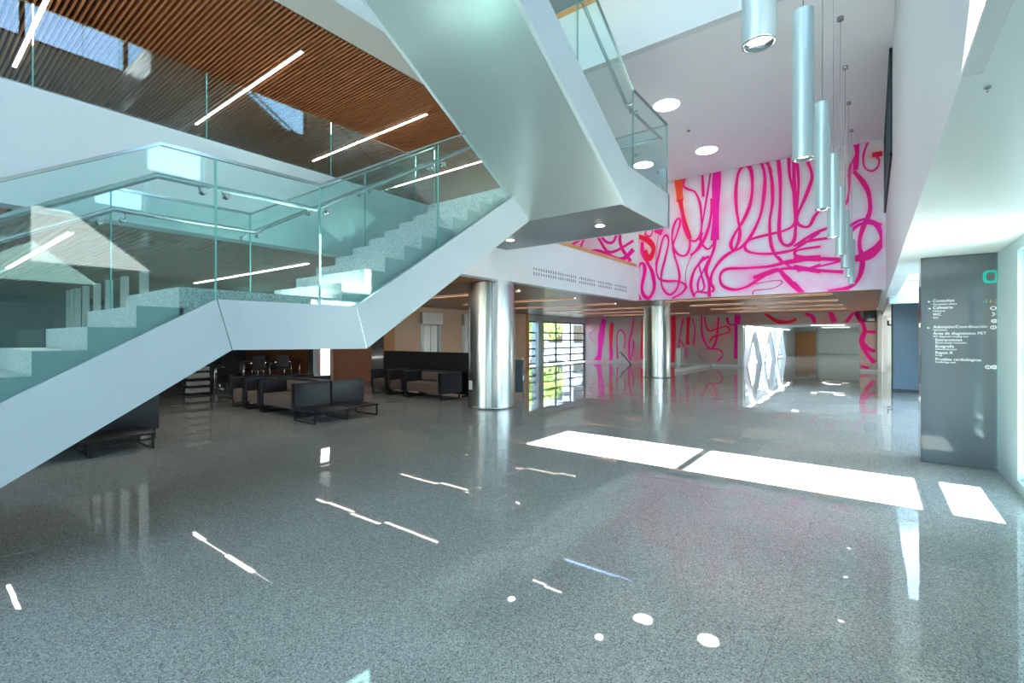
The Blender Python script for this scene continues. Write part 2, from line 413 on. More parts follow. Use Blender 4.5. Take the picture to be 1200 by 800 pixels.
def smooth_pts(pts, n=7):
    P = [Vector((p[0], p[1])) for p in pts]; out = []
    for i in range(len(P) - 1):
        a, b, c, d = P[max(0, i - 1)], P[i], P[i + 1], P[min(len(P) - 1, i + 2)]
        for k in range(n):
            t = k / n
            out.append(.5 * ((2 * b) + (c - a) * t + (2 * a - 5 * b + 4 * c - d) * t * t + (3 * b - a - 3 * c + d) * t ** 3))
    out.append(P[-1]); return out
layer = [0]; HAZE = []
def stroke(pts, wpx, mat, Y, parent, off, sc, zlo, zhi, xlo=-99, xhi=99):
    """painted line on a wall facing -y; points read off an enlarged view of the wall"""
    layer[0] += 1
    W = [at(off[0] + p[0] / sc, off[1] + p[1] / sc, Y=Y) for p in pts]
    c = smooth_pts([(q[0], q[2]) for q in W])
    scale = Y / (_c * FPX + _s * (off[0] + pts[0][0] / sc - 600))
    hw = wpx / sc * scale / 2 * 1.12
    y0 = Y - .007 - .0012 * (layer[0] % 12); vs = []; fs = []
    for i, p in enumerate(c):
        d = (c[min(i + 1, len(c) - 1)] - c[max(i - 1, 0)])
        d = d.normalized() if d.length > 1e-6 else Vector((1, 0)); nrm = Vector((-d.y, d.x))
        k = hw * (1 + .18 * math.sin(i * .37 + layer[0]))
        for sgn in (1, -1):
            q = p + nrm * k * sgn
            vs.append((min(max(q.x, xlo), xhi), y0 - i * 4e-5, min(max(q.y, zlo), zhi)))
    for i in range(len(c) - 1): fs.append((2 * i, 2 * i + 1, 2 * i + 3, 2 * i + 2))
    m = MB(); m.add(vs, fs); o = m.build('painted_line', mat, parent)
    if mat != 'thinpink': HAZE.append((parent.name, [(q.x, q.y) for q in c], hw, mat in ('red', 'orangep')))
A = ((740, 190), 4.706); B = ((840, 170), 4.442); C = ((930, 160), 4.21)
def up(o, pts, wd, mat): stroke(pts, wd, mat, YM, mural, o[0], o[1], ZS + .01, ZC - .01, XF + .03, XR - .07)
up(A, [(262, 84), (264, 150), (268, 215)], 38, 'orangep')
up(A, [(268, 205), (280, 270), (296, 350), (322, 422)], 22, 'red')
up(A, [(298, 80), (288, 130), (310, 148), (350, 165), (376, 220), (386, 300), (384, 380), (360, 430), (328, 430), (303, 390), (284, 330), (275, 260)], 10, 'pink')
up(A, [(391, 60), (394, 120), (397, 190)], 13, 'pink')
up(A, [(438, 50), (420, 170), (400, 290), (385, 380), (384, 430), (352, 490), (328, 512)], 9, 'magenta')
up(A, [(472, 45), (468, 150), (465, 300), (460, 430)], 36, 'magenta')
up(A, [(460, 420), (455, 480), (432, 540), (412, 600), (428, 660), (430, 742)], 15, 'pink')
up(A, [(445, 200), (440, 290), (420, 380), (380, 465), (328, 512)], 14, 'pink')
up(A, [(460, 440), (420, 480), (380, 430), (395, 390)], 10, 'pink')
up(A, [(322, 422), (322, 470), (306, 508), (276, 516), (244, 492), (226, 440), (230, 370), (250, 318), (268, 315), (268, 345), (250, 400), (230, 460), (240, 520), (258, 580), (266, 640), (250, 700), (210, 730), (172, 690), (166, 620), (190, 520), (206, 440), (196, 404), (176, 420), (155, 500), (138, 580), (150, 638), (190, 655), (260, 656), (300, 682), (280, 720), (228, 750)], 10, 'pink')
up(A, [(36, 408), (90, 430), (122, 470), (114, 512), (94, 530), (76, 485)], 24, 'red')
up(A, [(60, 440), (62, 500), (92, 560), (116, 610), (126, 690), (100, 746), (70, 736), (58, 690), (74, 600), (66, 560), (40, 572), (28, 640), (34, 720), (50, 762)], 17, 'pink')
up(A, [(430, 520), (390, 542), (346, 600), (328, 680), (346, 742)], 13, 'pink')
up(A, [(400, 520), (374, 560), (386, 620), (402, 690), (372, 712), (368, 660), (396, 600), (424, 540)], 9, 'magenta')
up(A, [(336, 510), (306, 580), (298, 650), (310, 700)], 5, 'thinpink')
up(A, [(346, 742), (360, 715), (420, 720), (440, 715)], 9, 'pink')
up(A, [(84, 372), (78, 398), (104, 408), (120, 376)], 8, 'pink')
up(A, [(130, 372), (172, 384)], 30, 'pink')
up(A, [(152, 400), (140, 470), (132, 570)], 4, 'thinpink')
up(A, [(26, 400), (34, 440), (26, 560)], 12, 'magenta')
up(B, [(140, 105), (112, 150), (100, 240), (104, 340), (120, 440), (114, 500), (90, 545), (74, 520), (90, 470), (140, 390), (176, 300), (186, 200), (174, 120), (140, 105)], 14, 'pink')
up(B, [(233, 90), (250, 160), (246, 260), (226, 370), (180, 470), (130, 530), (70, 560), (20, 600), (-20, 660), (-32, 715), (-15, 745), (-24, 765)], 14, 'pink')
up(B, [(264, 85), (286, 180), (290, 300), (276, 400), (284, 520), (320, 590), (370, 612), (533, 580)], 13, 'pink')
up(B, [(240, 88), (262, 92), (285, 140)], 10, 'pink')
up(B, [(320, 72), (330, 180), (330, 300), (325, 450), (340, 508), (374, 522), (404, 490), (410, 400), (405, 250), (400, 78)], 15, 'pink')
up(B, [(375, 62), (380, 160), (404, 270), (408, 400), (350, 445), (270, 465), (180, 490), (148, 520), (160, 552), (230, 566), (330, 560), (420, 535), (533, 455)], 12, 'pink')
up(B, [(415, 75), (426, 200), (414, 380), (438, 420), (480, 422), (510, 370), (540, 335)], 13, 'pink')
up(B, [(470, 82), (496, 160), (470, 250), (430, 340), (412, 395)], 14, 'pink')
up(B, [(540, 600), (400, 600), (280, 630), (150, 640), (50, 646), (18, 680), (30, 730), (90, 752), (160, 735), (230, 690), (300, 655), (400, 640), (540, 662)], 14, 'pink')
up(B, [(190, 690), (260, 668), (320, 650), (352, 680), (400, 730), (440, 768)], 20, 'pink')
up(B, [(188, 778), (200, 756), (290, 746), (340, 716), (310, 704), (200, 722)], 6, 'thinpink')
up(B, [(540, 528), (430, 545), (408, 565), (430, 582), (540, 576)], 10, 'pink')
up(B, [(540, 622), (430, 650), (350, 612), (320, 580)], 10, 'magenta')
up(C, [(298, 30), (306, 90), (276, 160), (274, 260), (262, 325), (238, 346)], 9, 'pink')
up(C, [(316, 34), (312, 90), (304, 166)], 17, 'pink')
up(C, [(296, 170), (340, 222), (370, 280), (376, 370), (342, 450), (325, 530), (340, 620), (320, 700), (270, 745), (170, 766)], 17, 'pink')
up(C, [(370, 18), (345, 90), (350, 150), (385, 170), (415, 150), (422, 116), (402, 92)], 7, 'pink')
up(C, [(388, 92), (438, 84)], 20, 'red')
up(C, [(275, 472), (330, 432), (400, 432), (432, 480), (428, 535), (380, 570), (290, 606)], 15, 'magenta')
up(C, [(275, 442), (350, 408), (434, 440)], 13, 'magenta')
up(C, [(440, 500), (392, 552), (290, 602), (150, 606), (0, 600)], 17, 'pink')
up(C, [(440, 530), (380, 590), (300, 605)], 22, 'pink')
up(C, [(172, 450), (100, 480), (0, 542)], 12, 'pink')
up(C, [(176, 500), (60, 520), (8, 560), (30, 592), (220, 602)], 11, 'pink')
up(C, [(0, 642), (120, 660), (245, 668)], 16, 'pink')
up(C, [(0, 720), (50, 772)], 15, 'pink')
up(C, [(20, 665), (130, 640), (230, 615)], 8, 'magenta')
up(C, [(214, 120), (226, 160), (212, 205)], 5, 'pink')
# the painted skin of the mural: a fine grid that carries the sprayed haze around the lines
def mural_skin(parent, x0, x1, z0, z1, Y, base, nx, nz):
    xs = np.linspace(x0, x1, nx); zs = np.linspace(z0, z1, nz); dx = xs[1] - xs[0]; dz = zs[1] - zs[0]
    f = {False: np.zeros((nz, nx)), True: np.zeros((nz, nx))}
    for pn, pts, hw, red in HAZE:
        if pn != parent.name: continue
        r = min(hw * 4.0, hw + .26); g = f[red]
        for x, z in pts:
            i0, i1 = max(0, int((x - r - x0) / dx)), min(nx, int((x + r - x0) / dx) + 2); j0, j1 = max(0, int((z - r - z0) / dz)), min(nz, int((z + r - z0) / dz) + 2)
            if i0 >= i1 or j0 >= j1: continue
            d = np.sqrt((xs[None, i0:i1] - x) ** 2 + (zs[j0:j1, None] - z) ** 2)
            k = np.clip(1 - d / r, 0, 1) ** 1.3
            g[j0:j1, i0:i1] = np.maximum(g[j0:j1, i0:i1], k)
    vs = [(x, Y - .002, z) for z in zs for x in xs]
    fs = [(j * nx + i, j * nx + i + 1, (j + 1) * nx + i + 1, (j + 1) * nx + i) for j in range(nz - 1) for i in range(nx - 1)]
    o = MB().add(vs, fs).build('painted_skin', base, parent)
    for nm, red in (('haze_pink', False), ('haze_red', True)):
        o.data.attributes.new(nm, 'FLOAT', 'POINT').data.foreach_set('value', f[red].ravel())
mural_skin(mural, XF + .001, XR - .002, ZS, ZC, YM, 'mural', 240, 150)
D = ((680, 365), 6.0); Eo = ((850, 340), 5.217)
def lo(o, pts, wd, mat, zlo=.13): stroke(pts, wd, mat, YL, mlow, o[0], o[1], zlo, ZS - .01, -15, .18)
lo(D, [(168, 55), (150, 150), (140, 250), (128, 330), (86, 372)], 36, 'magenta')
lo(D, [(225, 78), (216, 160), (214, 250)], 24, 'red'); lo(D, [(214, 250), (215, 330), (184, 372)], 20, 'pink')
lo(D, [(262, 330), (258, 170), (288, 128), (316, 180), (308, 260)], 8, 'pink')
lo(D, [(376, 38), (366, 120), (344, 220), (345, 335)], 10, 'pink'); lo(D, [(440, 50), (436, 200), (434, 335)], 16, 'red')
lo(D, [(120, 120), (70, 150), (72, 190), (110, 215)], 6, 'thinpink'); lo(D, [(375, 200), (372, 270), (350, 350)], 8, 'pink')
lo(D, [(655, 30), (655, 240), (650, 382)], 26, 'red'); lo(D, [(724, 50), (705, 150), (690, 270)], 10, 'pink')
lo(D, [(762, 38), (756, 150), (755, 232)], 22, 'red'); lo(D, [(788, 45), (806, 120), (795, 240)], 9, 'pink')
lo(D, [(854, 30), (856, 150), (880, 220), (920, 262), (956, 200), (972, 40)], 13, 'pink')
lo(D, [(872, 35), (900, 132), (960, 120), (1030, 104), (1050, 140), (990, 160), (930, 182), (908, 222)], 9, 'red')
lo(D, [(920, 262), (980, 268), (1002, 308), (962, 352)], 9, 'pink'); lo(D, [(1030, 40), (1050, 90), (1104, 88)], 14, 'pink')
lo(D, [(1106, 25), (1100, 180), (1102, 330)], 34, 'magenta'); lo(D, [(700, 200), (735, 260), (730, 350)], 10, 'pink')
lo(Eo, [(240, 140), (310, 186), (380, 196), (436, 176)], 18, 'red', 2.28); lo(Eo, [(486, 142), (530, 160), (548, 200)], 18, 'pink', 2.28)
lo(Eo, [(640, 130), (668, 196)], 22, 'pink', 2.28); lo(Eo, [(738, 196), (782, 138)], 14, 'pink', 2.28); lo(Eo, [(798, 130), (830, 196)], 22, 'pink', 2.28)
lo(Eo, [(832, 180), (852, 245), (834, 310), (860, 380), (912, 444)], 22, 'pink'); lo(Eo, [(848, 252), (918, 256)], 20, 'pink')
lo(Eo, [(838, 318), (880, 360), (918, 372)], 18, 'pink'); lo(Eo, [(828, 464), (880, 476)], 12, 'pink')
for pts, wd, mt in (([(-8.9, 6.4), (-8.3, 5.6), (-8.6, 4.6), (-7.8, 4.1)], .09, 'pink'), ([(-8.0, 6.5), (-7.7, 5.2), (-7.2, 5.0), (-7.0, 6.2)], .1, 'magenta'),
                    ([(-6.7, 6.4), (-7.0, 5.0), (-6.6, 4.2)], .12, 'pink'), ([(-9, 5.0), (-8, 5.3), (-7.4, 4.6), (-6.5, 4.9)], .1, 'pink'), ([(-9.0, 4.2), (-8, 4.7), (-7, 4.3), (-6.5, 4.6)], .16, 'magenta')):
    layer[0] += 1; c = smooth_pts(pts); vs = []; fs = []
    for i, p in enumerate(c):
        d = (c[min(i + 1, len(c) - 1)] - c[max(i - 1, 0)]).normalized(); nrm = Vector((-d.y, d.x))
        for sg in (1, -1): q = p + nrm * wd / 2 * sg; vs.append((q.x, YM + .056 - .0012 * (layer[0] % 12), q.y))
    for i in range(len(c) - 1): fs.append((2 * i, 2 * i + 1, 2 * i + 3, 2 * i + 2))
    MB().add(vs, fs).build('painted_line', mt, murl1)

# ---- right side: white wall, low soffit, glazed facade
wall_holes('wall_right', 'x', XR, .2, 2.56, YM + .3, 2.622, 11, [(2.56, 3.32, 4.26, 4.84), (2.56, 7.4, 7.35, 8.2)], 'white')
wall_holes('wall_right_near', 'x', XR, .2, -9, 2.56, 2.622, 11, [(.2, 2.56, 7.35, 8.2), (1.2, 2.56, 2.64, 3.4), (2.5, 2.56, 4.26, 4.84)], 'white')
structure('trim_4', MB().prism_x([(2.56, 2.64), (2.56, 3.4), (1.6, 3.4)], XR, XR + .05), 'white')
structure('ceiling_low_right', MB().box(XR + .002, 2.56, 2.62, XG + .15, 10.1, 2.8).box(XR + .062, -9, 2.62, XG + .15, 2.56, 2.8), 'soffit_pale')
structure('ceiling_right_far', box(XR + .1, YM + .2, 2.6, 3.6, 33, 2.8), 'white')
structure('wall_right_bulkhead', box(XR + .06, YM, 2.45, 3.6, YM + .2, 3.02), 'bluebulk')
structure('trim_5', box(XR + .06, YM - .05, 3.02, 3.6, YM + .3, 3.14), 'white')
fac = wall_holes('wall_right_facade', 'x', XG, .22, -9, 18.5, 0, 2.62, [(5.78, 7.08, .12, 2.5), (8.5, 15.2, .12, 2.5), (-7, -.9, .12, 2.5)], 'frame_l')
structure('sun_block_wall', MB().box(5, -12, -.31, 5.3, 5.0, 5.3).box(5, 8.3, -.31, 5.3, 22, 5.3), 'facade')  # unseen walls added outside to keep direct sun off the added windows
structure('paving_courtyard', box(XG + .25, -12, -.31, 5, 22, -.05), 'ground')
structure('sun_block_upper', box(XG, 10.1, 2.62, XG + .22, 18.5, 4.4), 'frame_l')  # extra height added above the facade to block the sun
structure('wall_right_link', box(XG + .2, 18.3, 0, 3.6, 18.34, 4.4), 'white')
def window(name, axis, pos, a0, a1, z0, z1, mull, trans, mat='frame', fw=.06, glassmat='clear_glass', depth=.08):
    mb = MB()
    def bar(p0, p1, q0, q1):
        if axis == 'x': mb.box(pos - depth / 2, p0, q0, pos + depth / 2, p1, q1)
        else: mb.box(p0, pos - depth / 2, q0, p1, pos + depth / 2, q1)
    for a in [a0 + fw / 2] + mull + [a1 - fw / 2]: bar(a - fw / 2, a + fw / 2, z0, z1)
    for z in [z0 + fw / 2] + trans + [z1 - fw / 2]: bar(a0, a1, z - fw / 2, z + fw / 2)
    f = structure(name, mb, mat)
    aa = [a0] + mull + [a1]
    for i in range(len(aa) - 1):
        p = MB()
        if axis == 'x': p.box(pos - .006, aa[i], z0, pos + .006, aa[i + 1], z1)
        else: p.box(aa[i], pos - .006, z0, aa[i + 1], pos + .006, z1)
        p.build('pane', glassmat, f)
    return f
w1 = window('window_1', 'x', XG + .1, 5.78, 7.08, .12, 2.5, [], [], 'frame_l', .035)
for z, t_ in ((.37, .03), (1.43, .012)): box(XG + .06, 5.78, z - t_, XG + .14, 7.08, z + t_).build('transom', 'frame_l', w1)
window('fill_window_far', 'x', XG + .1, 8.5, 15.2, .12, 2.5, [10.1, 11.7, 13.3], [1.53], 'frame_l', .05)  # opening added to bring more light into the far hall
window('fill_window_near', 'x', XG + .1, -7, -.9, .12, 2.5, [-5.4, -3.8, -2.2], [1.53], 'frame_l', .05, 'solar_glass')  # unseen opening added to brighten the near floor and soffit
window('window_3', 'x', XR + .12, 2.5, 3.32, 4.26, 4.84, [], [], 'frame_l', .03)
window('window_4', 'x', XR + .12, .2, 7.4, 7.35, 8.2, [1.6, 3.2, 5.3], [], 'frame', .08)
# added glowing panel for the bright gap beside the end of the white wall
structure('gap_glow_panel', box(XR + .02, 1.2, 2.625, XR + .06, 2.56, 3.4), 'whitelit')
# dark glazing set in the white wall near the mural
wd = window('window_5', 'x', XR - .02, 10.5, 15.3, 4.75, 6.6, [12.0, 13.6], [], 'frame', .05, 'darkglass', .05)
# blue panel, recess behind it
structure('wall_right_blue', MB().box(.5, 18.35, 0, 3.6, 18.5, 2.6), 'bluepanel')
structure('trim_6', MB().box(.46, 18.3, 0, .5, 18.5, 2.6).box(.5, 18.33, 0, 3.6, 18.352, .05), 'frame')
structure('wall_recess', MB().box(.36, 33, 0, 3.6, 33.2, 2.7), 'soffit_pale')
structure('wall_recess_side', box(3.5, 18.5, 0, 3.6, 33, 2.7), 'white')
# corridor beyond the opening
structure('wall_corridor_end', box(-8, 54.2, 0, 1.4, 54.4, 2.9), 'soffit_pale')
structure('ceiling_corridor', box(-8, YL + .2, 2.5, 1.4, 54.4, 2.6), 'white')
structure('wall_corridor_right', box(.4, YL + .25, 0, .55, 54.4, 2.6), 'white')
structure('baseboard_corridor', box(-4.2, 54.16, 0, 1.2, 54.2, .1), 'frame_l')
structure('door_1', MB().box(-6.2, 54.1, 0, -4.3, 54.2, 2.15), 'wood_or')
structure('trim_7', MB().box(-4.3, 54.08, 0, -4.15, 54.2, 2.5).box(-6.4, 54.08, 0, -6.2, 54.2, 2.5), 'frame_l')
window('window_6', 'x', -6.05, YL + .2, 46, .1, 2.45, [31, 34.5, 38, 42], [], 'frame_l', .07)
structure('wall_corridor_left', box(-6.2, 46, 0, -6.0, 54.2, 2.5), 'white')
structure('trim_8', MB().box(-5.75, YL - .04, 0, -5.5, YL + .3, 2.28).box(-5.6, YL - .04, 2.2, -.47, YL + .24, 2.27), 'white')
structure('trim_9', box(-6.0, YL + .3, 2.2, -5.3, 46, 2.5), 'white')

# ---- left rear walls
wleft = structure('wall_left', MB().box(-14.6, 11.8, 0, -14.8, 20.7, ZS + .1), 'beige')
structure('wall_left_orange', box(-14.58, 11.3, 0, -14.8, 11.8, ZS + .1), 'wood_or')
structure('wall_left_brown', MB().box(-14.58, 9.2, 0, -14.8, 10.75, ZS + .1).box(-24, 10.5, 0, -14.8, 10.7, ZS + .1), 'wood_br')
structure('door_2', MB().box(-14.6, 10.75, 0, -14.7, 11.3, ZS + .1), 'darkglass')
structure('wall_left_end', box(-15.2, 20.5, 0, -14.55, 20.72, ZS + .1), 'wood_or')
structure('wall_back_left', box(-24.2, -9, 0, -24, 10.7, ZS + .2), 'dark')
structure('wall_left_upper', MB().box(-17.2, -9, 3.7, -17, YM + .3, ZC + .2), 'dark')
# lift doors in the beige wall
for n, (u0, u1) in enumerate(((492, 515), (541, 560))):
    y0, y1 = at(u0, 395, X=-14.6)[1], at(u1, 395, X=-14.6)[1]
    d = structure('door_%d' % (n + 3), MB().box(-14.56, y0 + .12, 0, -14.6, y1 - .12, 2.12), 'steel')
    MB().box(-14.5, y0, 0, -14.6, y0 + .12, 2.14).box(-14.5, y1 - .12, 0, -14.6, y1, 2.14).build('door_frame', 'whitelit' if False else 'white', d)
    MB().box(-14.42, y0 - .02, 2.14, -14.6, y1 + .02, 2.62).build('lintel', 'steel', d)
    MB().box(-14.555, (y0 + y1) / 2 - .008, 0, -14.565, (y0 + y1) / 2 + .008, 2.12).build('door_gap', 'black', d)
# window wall at the far left with header
structure('wall_window_header', box(-14.95, 20.7, 2.5, -15.2, YL, ZS + .1), 'white')
window('window_7', 'x', -15.05, 20.75, YL - .02, .08, 2.5, [22.6, 24.2, 25.9], [.55, .95, 1.42, 1.85], 'frame', .08, 'solar_glass')
structure('wall_window_post', box(-14.8, 22.0, 0, -15.3, 22.5, ZS), 'frame_l')

# ---- entrance facade behind the camera and the roof
window('window_8', 'y', -9.1, -15, XR, .05, 10.8, [-12.5, -10, -7.5, -5, -2.5], [2.7, 5.3, 8.0], 'frame', .1, 'solar_glass')
structure('wall_front', MB().box(-24, -9.2, 0, -15, -9, 9).box(XR, -9.2, 0, XG + .2, -9, 3).box(-15, -9.2, 10.8, XR, -9, 11), 'white')
structure('ceiling_roof', box(-17, -9.2, 11, XR + .2, 12, 11.3), 'white')
structure('wall_upper_left', box(-10.2, -9, 7.85, -10, 12, 11), 'white')
structure('wall_upper_back', box(-10, 11.8, 7.85, XR + .2, 12, 11), 'white')
structure('floor_second', MB().box(-12, -9, 7.6, XF - .4, 12, 7.8).box(XF - .4, 8.16, 7.6, XR, 12, 7.8), 'white')

# ================================================================== STAIRS
def interp(poly, y):
    for (y0, z0), (y1, z1) in zip(poly, poly[1:]):
        if min(y0, y1) - 1e-6 <= y <= max(y0, y1) + 1e-6:
            return z0 + (z1 - z0) * (y - y0) / (y1 - y0) if y1 != y0 else z0
    return poly[-1][1] if abs(y - poly[-1][0]) < abs(y - poly[0][0]) else poly[0][1]
def rail_side(root, x, inward, top, bottom, splits, hand_drop=.22, hand=True):
    """glass balustrade in plane x: top and bottom are (y, z) polylines, split into panels"""
    ys = splits
    for a, b in zip(ys, ys[1:]):
        a2, b2 = a + .006, b - .006
        tp = [(a2, interp(top, a2))] + [p for p in top if a2 < p[0] < b2] + [(b2, interp(top, b2))]
        bt = [(a2, interp(bottom, a2))] + [p for p in bottom if a2 < p[0] < b2] + [(b2, interp(bottom, b2))]
        g = MB().prism_x(bt + tp[::-1], x - .009, x + .009).build('glass_panel', 'rail_glass', root)
        MB().prism_x([(b2 - .001, interp(bottom, b2)), (b2 + .011, interp(bottom, b2)), (b2 + .011, interp(top, b2)), (b2 - .001, interp(top, b2))], x - .009, x + .009).build('glass_edge', 'glass_edge', g)
    tl = [(ys[0], interp(top, ys[0]))] + [p for p in top if ys[0] < p[0] < ys[-1]] + [(ys[-1], interp(top, ys[-1]))]
    MB().prism_x([(y, z - .004) for y, z in tl] + [(y, z + .022) for y, z in tl[::-1]], x - .016, x + .016).build('cap_rail', 'cap', root)
    if hand:
        hx = x + inward * .09
        h = MB().tube([(hx, y, z - hand_drop) for y, z in tl], .024, 12).build('handrail', 'cap', root)
        for s in ys[1:-1]:
            for dy in (-.09, .09):
                z = interp(top, s + dy) - hand_drop
                MB().tube([(hx, s + dy, z - .02), (hx, s + dy, z - .07), (x + inward * .03, s + dy, z - .075), (x - inward * .018, s + dy, z - .075)], .008, 8)\
                    .add(*disc_x(x - inward * .02, s + dy, z - .075, .026, .02)).add(*disc_x(x + inward * .025, s + dy, z - .075, .026, .02)).build('bracket', 'chrome', h)
def disc_x(x, y, z, r, t, n=16):
    vs = [(x - t / 2, y + r * math.cos(2 * math.pi * i / n), z + r * math.sin(2 * math.pi * i / n)) for i in range(n)] + \
         [(x + t / 2, y + r * math.cos(2 * math.pi * i / n), z + r * math.sin(2 * math.pi * i / n)) for i in range(n)]
    return vs, [tuple(range(n - 1, -1, -1)), tuple(range(n, 2 * n))] + [(i, (i + 1) % n, n + (i + 1) % n, n + i) for i in range(n)]
def inset_steps(root, x0, x1, y, z, n, rise, run, sgn, mat='step'):
    for i in range(n):
        z1 = z + rise * (i + 1); ya = y + sgn * run * i; yb = ya + sgn * (run + .03)
        box(x0, ya, z1 - rise * 1.75, x1, yb, z1).build('step', mat, root)
    zz = [(y, z - rise * .7)]
    for i in range(n):
        zz += [(y + sgn * run * i, z + rise * (i + 1) - .004), (y + sgn * run * (i + 1), z + rise * (i + 1) - .004)]
    zz.append((y + sgn * run * n, z + rise * n - rise * .7))
    for xe in ((x1, x1 + .006), (x0 - .006, x0)): MB().prism_x(zz, *xe).build('skirt', 'skirt', root)

# ---- lower staircase
AX0, AX1 = -6.02, -4.4
bot = [(-.6, 0), (1.81, 1.49), (3.18, 1.475), (6.25, 3.46)]
top = [(-1.55, 0), (1.69, 1.92), (3.05, 1.93), (6.25, 4.03)]
sa = thing('staircase', (-5.2, -1.5, 0), 'lower white staircase with glass balustrade rising from the floor at the left', 'staircase')
for xa, xb in ((AX1 - .05, AX1), (AX0, AX0 + .05)):
    MB().prism_x(bot + top[::-1], xa, xb).build('stringer', 'steelpaint', sa)
MB().prism_x(bot + [(y, z + .06) for y, z in bot[::-1]], AX0 + .05, AX1 - .05).build('soffit', 'steelpaint', sa)
# welded seams at the two bends
for (yb, zb), (yt, zt) in ((bot[1], top[1]), (bot[2], top[2])):
    MB().prism_x([(yb - .004, zb), (yb + .004, zb), (yt + .004, zt), (yt - .004, zt)], AX1, AX1 + .0015).build('seam', 'cap', sa)
inset_steps(sa, AX0 + .07, AX1 - .1, 1.45 - .285 * 11, 0, 11, .1675, .285, 1)
box(AX0 + .07, 1.45, 1.62, AX1 - .1, 2.97, 2.01).build('landing', 'step', sa)
inset_steps(sa, AX0 + .07, AX1 - .1, 2.94, 2.01, 10, .1727, .281, 1)
gtop = [(-1.5, 1.43), (1.3, 3.1), (2.64, 3.12), (6.3, 5.27)]
gbot = [(y, z - .015) for y, z in top]
rail_side(sa, AX1 - .025, -1, gtop, gbot, [-1.4, .2, 1.69, 2.64, 4.27, 5.9])
gtop2 = [(-1.5, 1.43), (1.35, 3.07), (2.67, 3.08), (6.3, 5.2)]
rail_side(sa, AX0 + .025, 1, gtop2, gbot, [-1.4, .3, 1.35, 2.67, 4.3, 5.7])

# ---- upper staircase with platform
BX0, BX1 = -4.48, -2.78
bb = [(8.15, 3.48), (6.3, 3.48), (3.0, 5.39), (2.3, 5.39)]
bt = [(8.15, 4.05), (6.42, 4.05), (3.1, 5.93), (2.3, 5.93)]
sb = thing('staircase', (-3.6, 7.2, 3.48), 'upper staircase with satin metal underside climbing overhead from the middle platform', 'staircase')
MB().prism_x(bb + bt[::-1], BX1 - .05, BX1).build('stringer', 'steelpaint', sb)
bb2 = [(6.3, 3.48), (3.0, 5.39), (2.3, 5.39)]; bt2 = [(6.42, 4.05), (3.1, 5.93), (2.3, 5.93)]
MB().prism_x(bb2 + bt2[::-1], BX0, BX0 + .05).build('stringer', 'steelpaint', sb)
MB().prism_x([(y, z + .002) for y, z in bb2] + [(y, z + .07) for y, z in bb2[::-1]], BX0 + .05, BX1 - .05).build('underside_panel', 'satin', sb)
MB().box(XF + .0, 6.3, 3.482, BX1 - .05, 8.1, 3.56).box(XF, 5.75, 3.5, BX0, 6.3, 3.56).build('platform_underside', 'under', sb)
MB().box(XF, 8.1, 3.48, BX1, 8.15, 4.05).build('platform_edge', 'steelpaint', sb)
MB().box(XF, 6.32, 3.7, BX1 - .05, 8.1, 3.91).box(XF, 5.75, 3.7, BX0, 6.32, 3.91).build('platform', 'step', sb)
inset_steps(sb, BX0 + .07, BX1 - .1, 6.36, 3.91, 10, .178, .3, -1)
box(BX0 + .07, 2.32, 5.5, BX1 - .1, 3.1, 5.87).build('landing', 'step', sb)
g2 = [(8.13, 5.24), (6.65, 5.24), (3.4, 7.1), (2.3, 7.1)][::-1]
gb2 = [(y, z - .015) for y, z in bt][::-1]
rail_side(sb, BX1 - .025, -1, g2, gb2, [2.32, 3.4, 5.0, 6.65, 8.1])
rail_side(sb, BX0 + .025, 1, [p for p in g2 if p[0] < 7], [p for p in gb2 if p[0] < 7], [2.32, 3.4, 5.0, 6.3])
# glass along the back edge of the platform
bg_ = MB().box(XF + .05, 8.115, 4.03, BX1 - .05, 8.133, 5.24).build('glass_panel', 'rail_glass', sb)
MB().box(XF + .05, 8.11, 5.24, BX1 - .02, 8.14, 5.262).build('cap_rail', 'cap', sb)
MB().tube([(BX1 - .115, 8.03, 5.02), (XF + .1, 8.03, 5.02)], .022, 12).build('handrail', 'cap', sb)
for u, v in ((703, 264), (598, 281)):
    px = at(u, v, Z=3.48)
    d = MB().cyl((px[0], px[1], 3.472), .09, .012, 24).build('downlight', 'cap', sb)
    MB().cyl((px[0], px[1], 3.468), .07, .008, 24).build('lamp_face', 'spot', d)

# ---- glass balustrade of the first floor
rg = thing('glass_railing', (XF - .06, 0, ZF1), 'long frameless glass railing along the first-floor edge above the white fascia', 'railing')
ys = [-5.35, -3.8, -2.25, -.7, .85, 2.33, 3.97, 5.6]
for a, b in zip(ys, ys[1:]):
    g = MB().box(XF - .05, a + .006, ZF1 - .02, XF - .068, b - .006, 4.76).build('glass_panel', 'rail_glass', rg)
    MB().box(XF - .05, b - .006, ZF1, XF - .068, b + .004, 4.76).build('glass_edge', 'glass_edge', g)
box(XF - .04, -5.35, ZF1 - .01, XF - .08, 5.6, ZF1 + .03).build('base_channel', 'cap', rg)

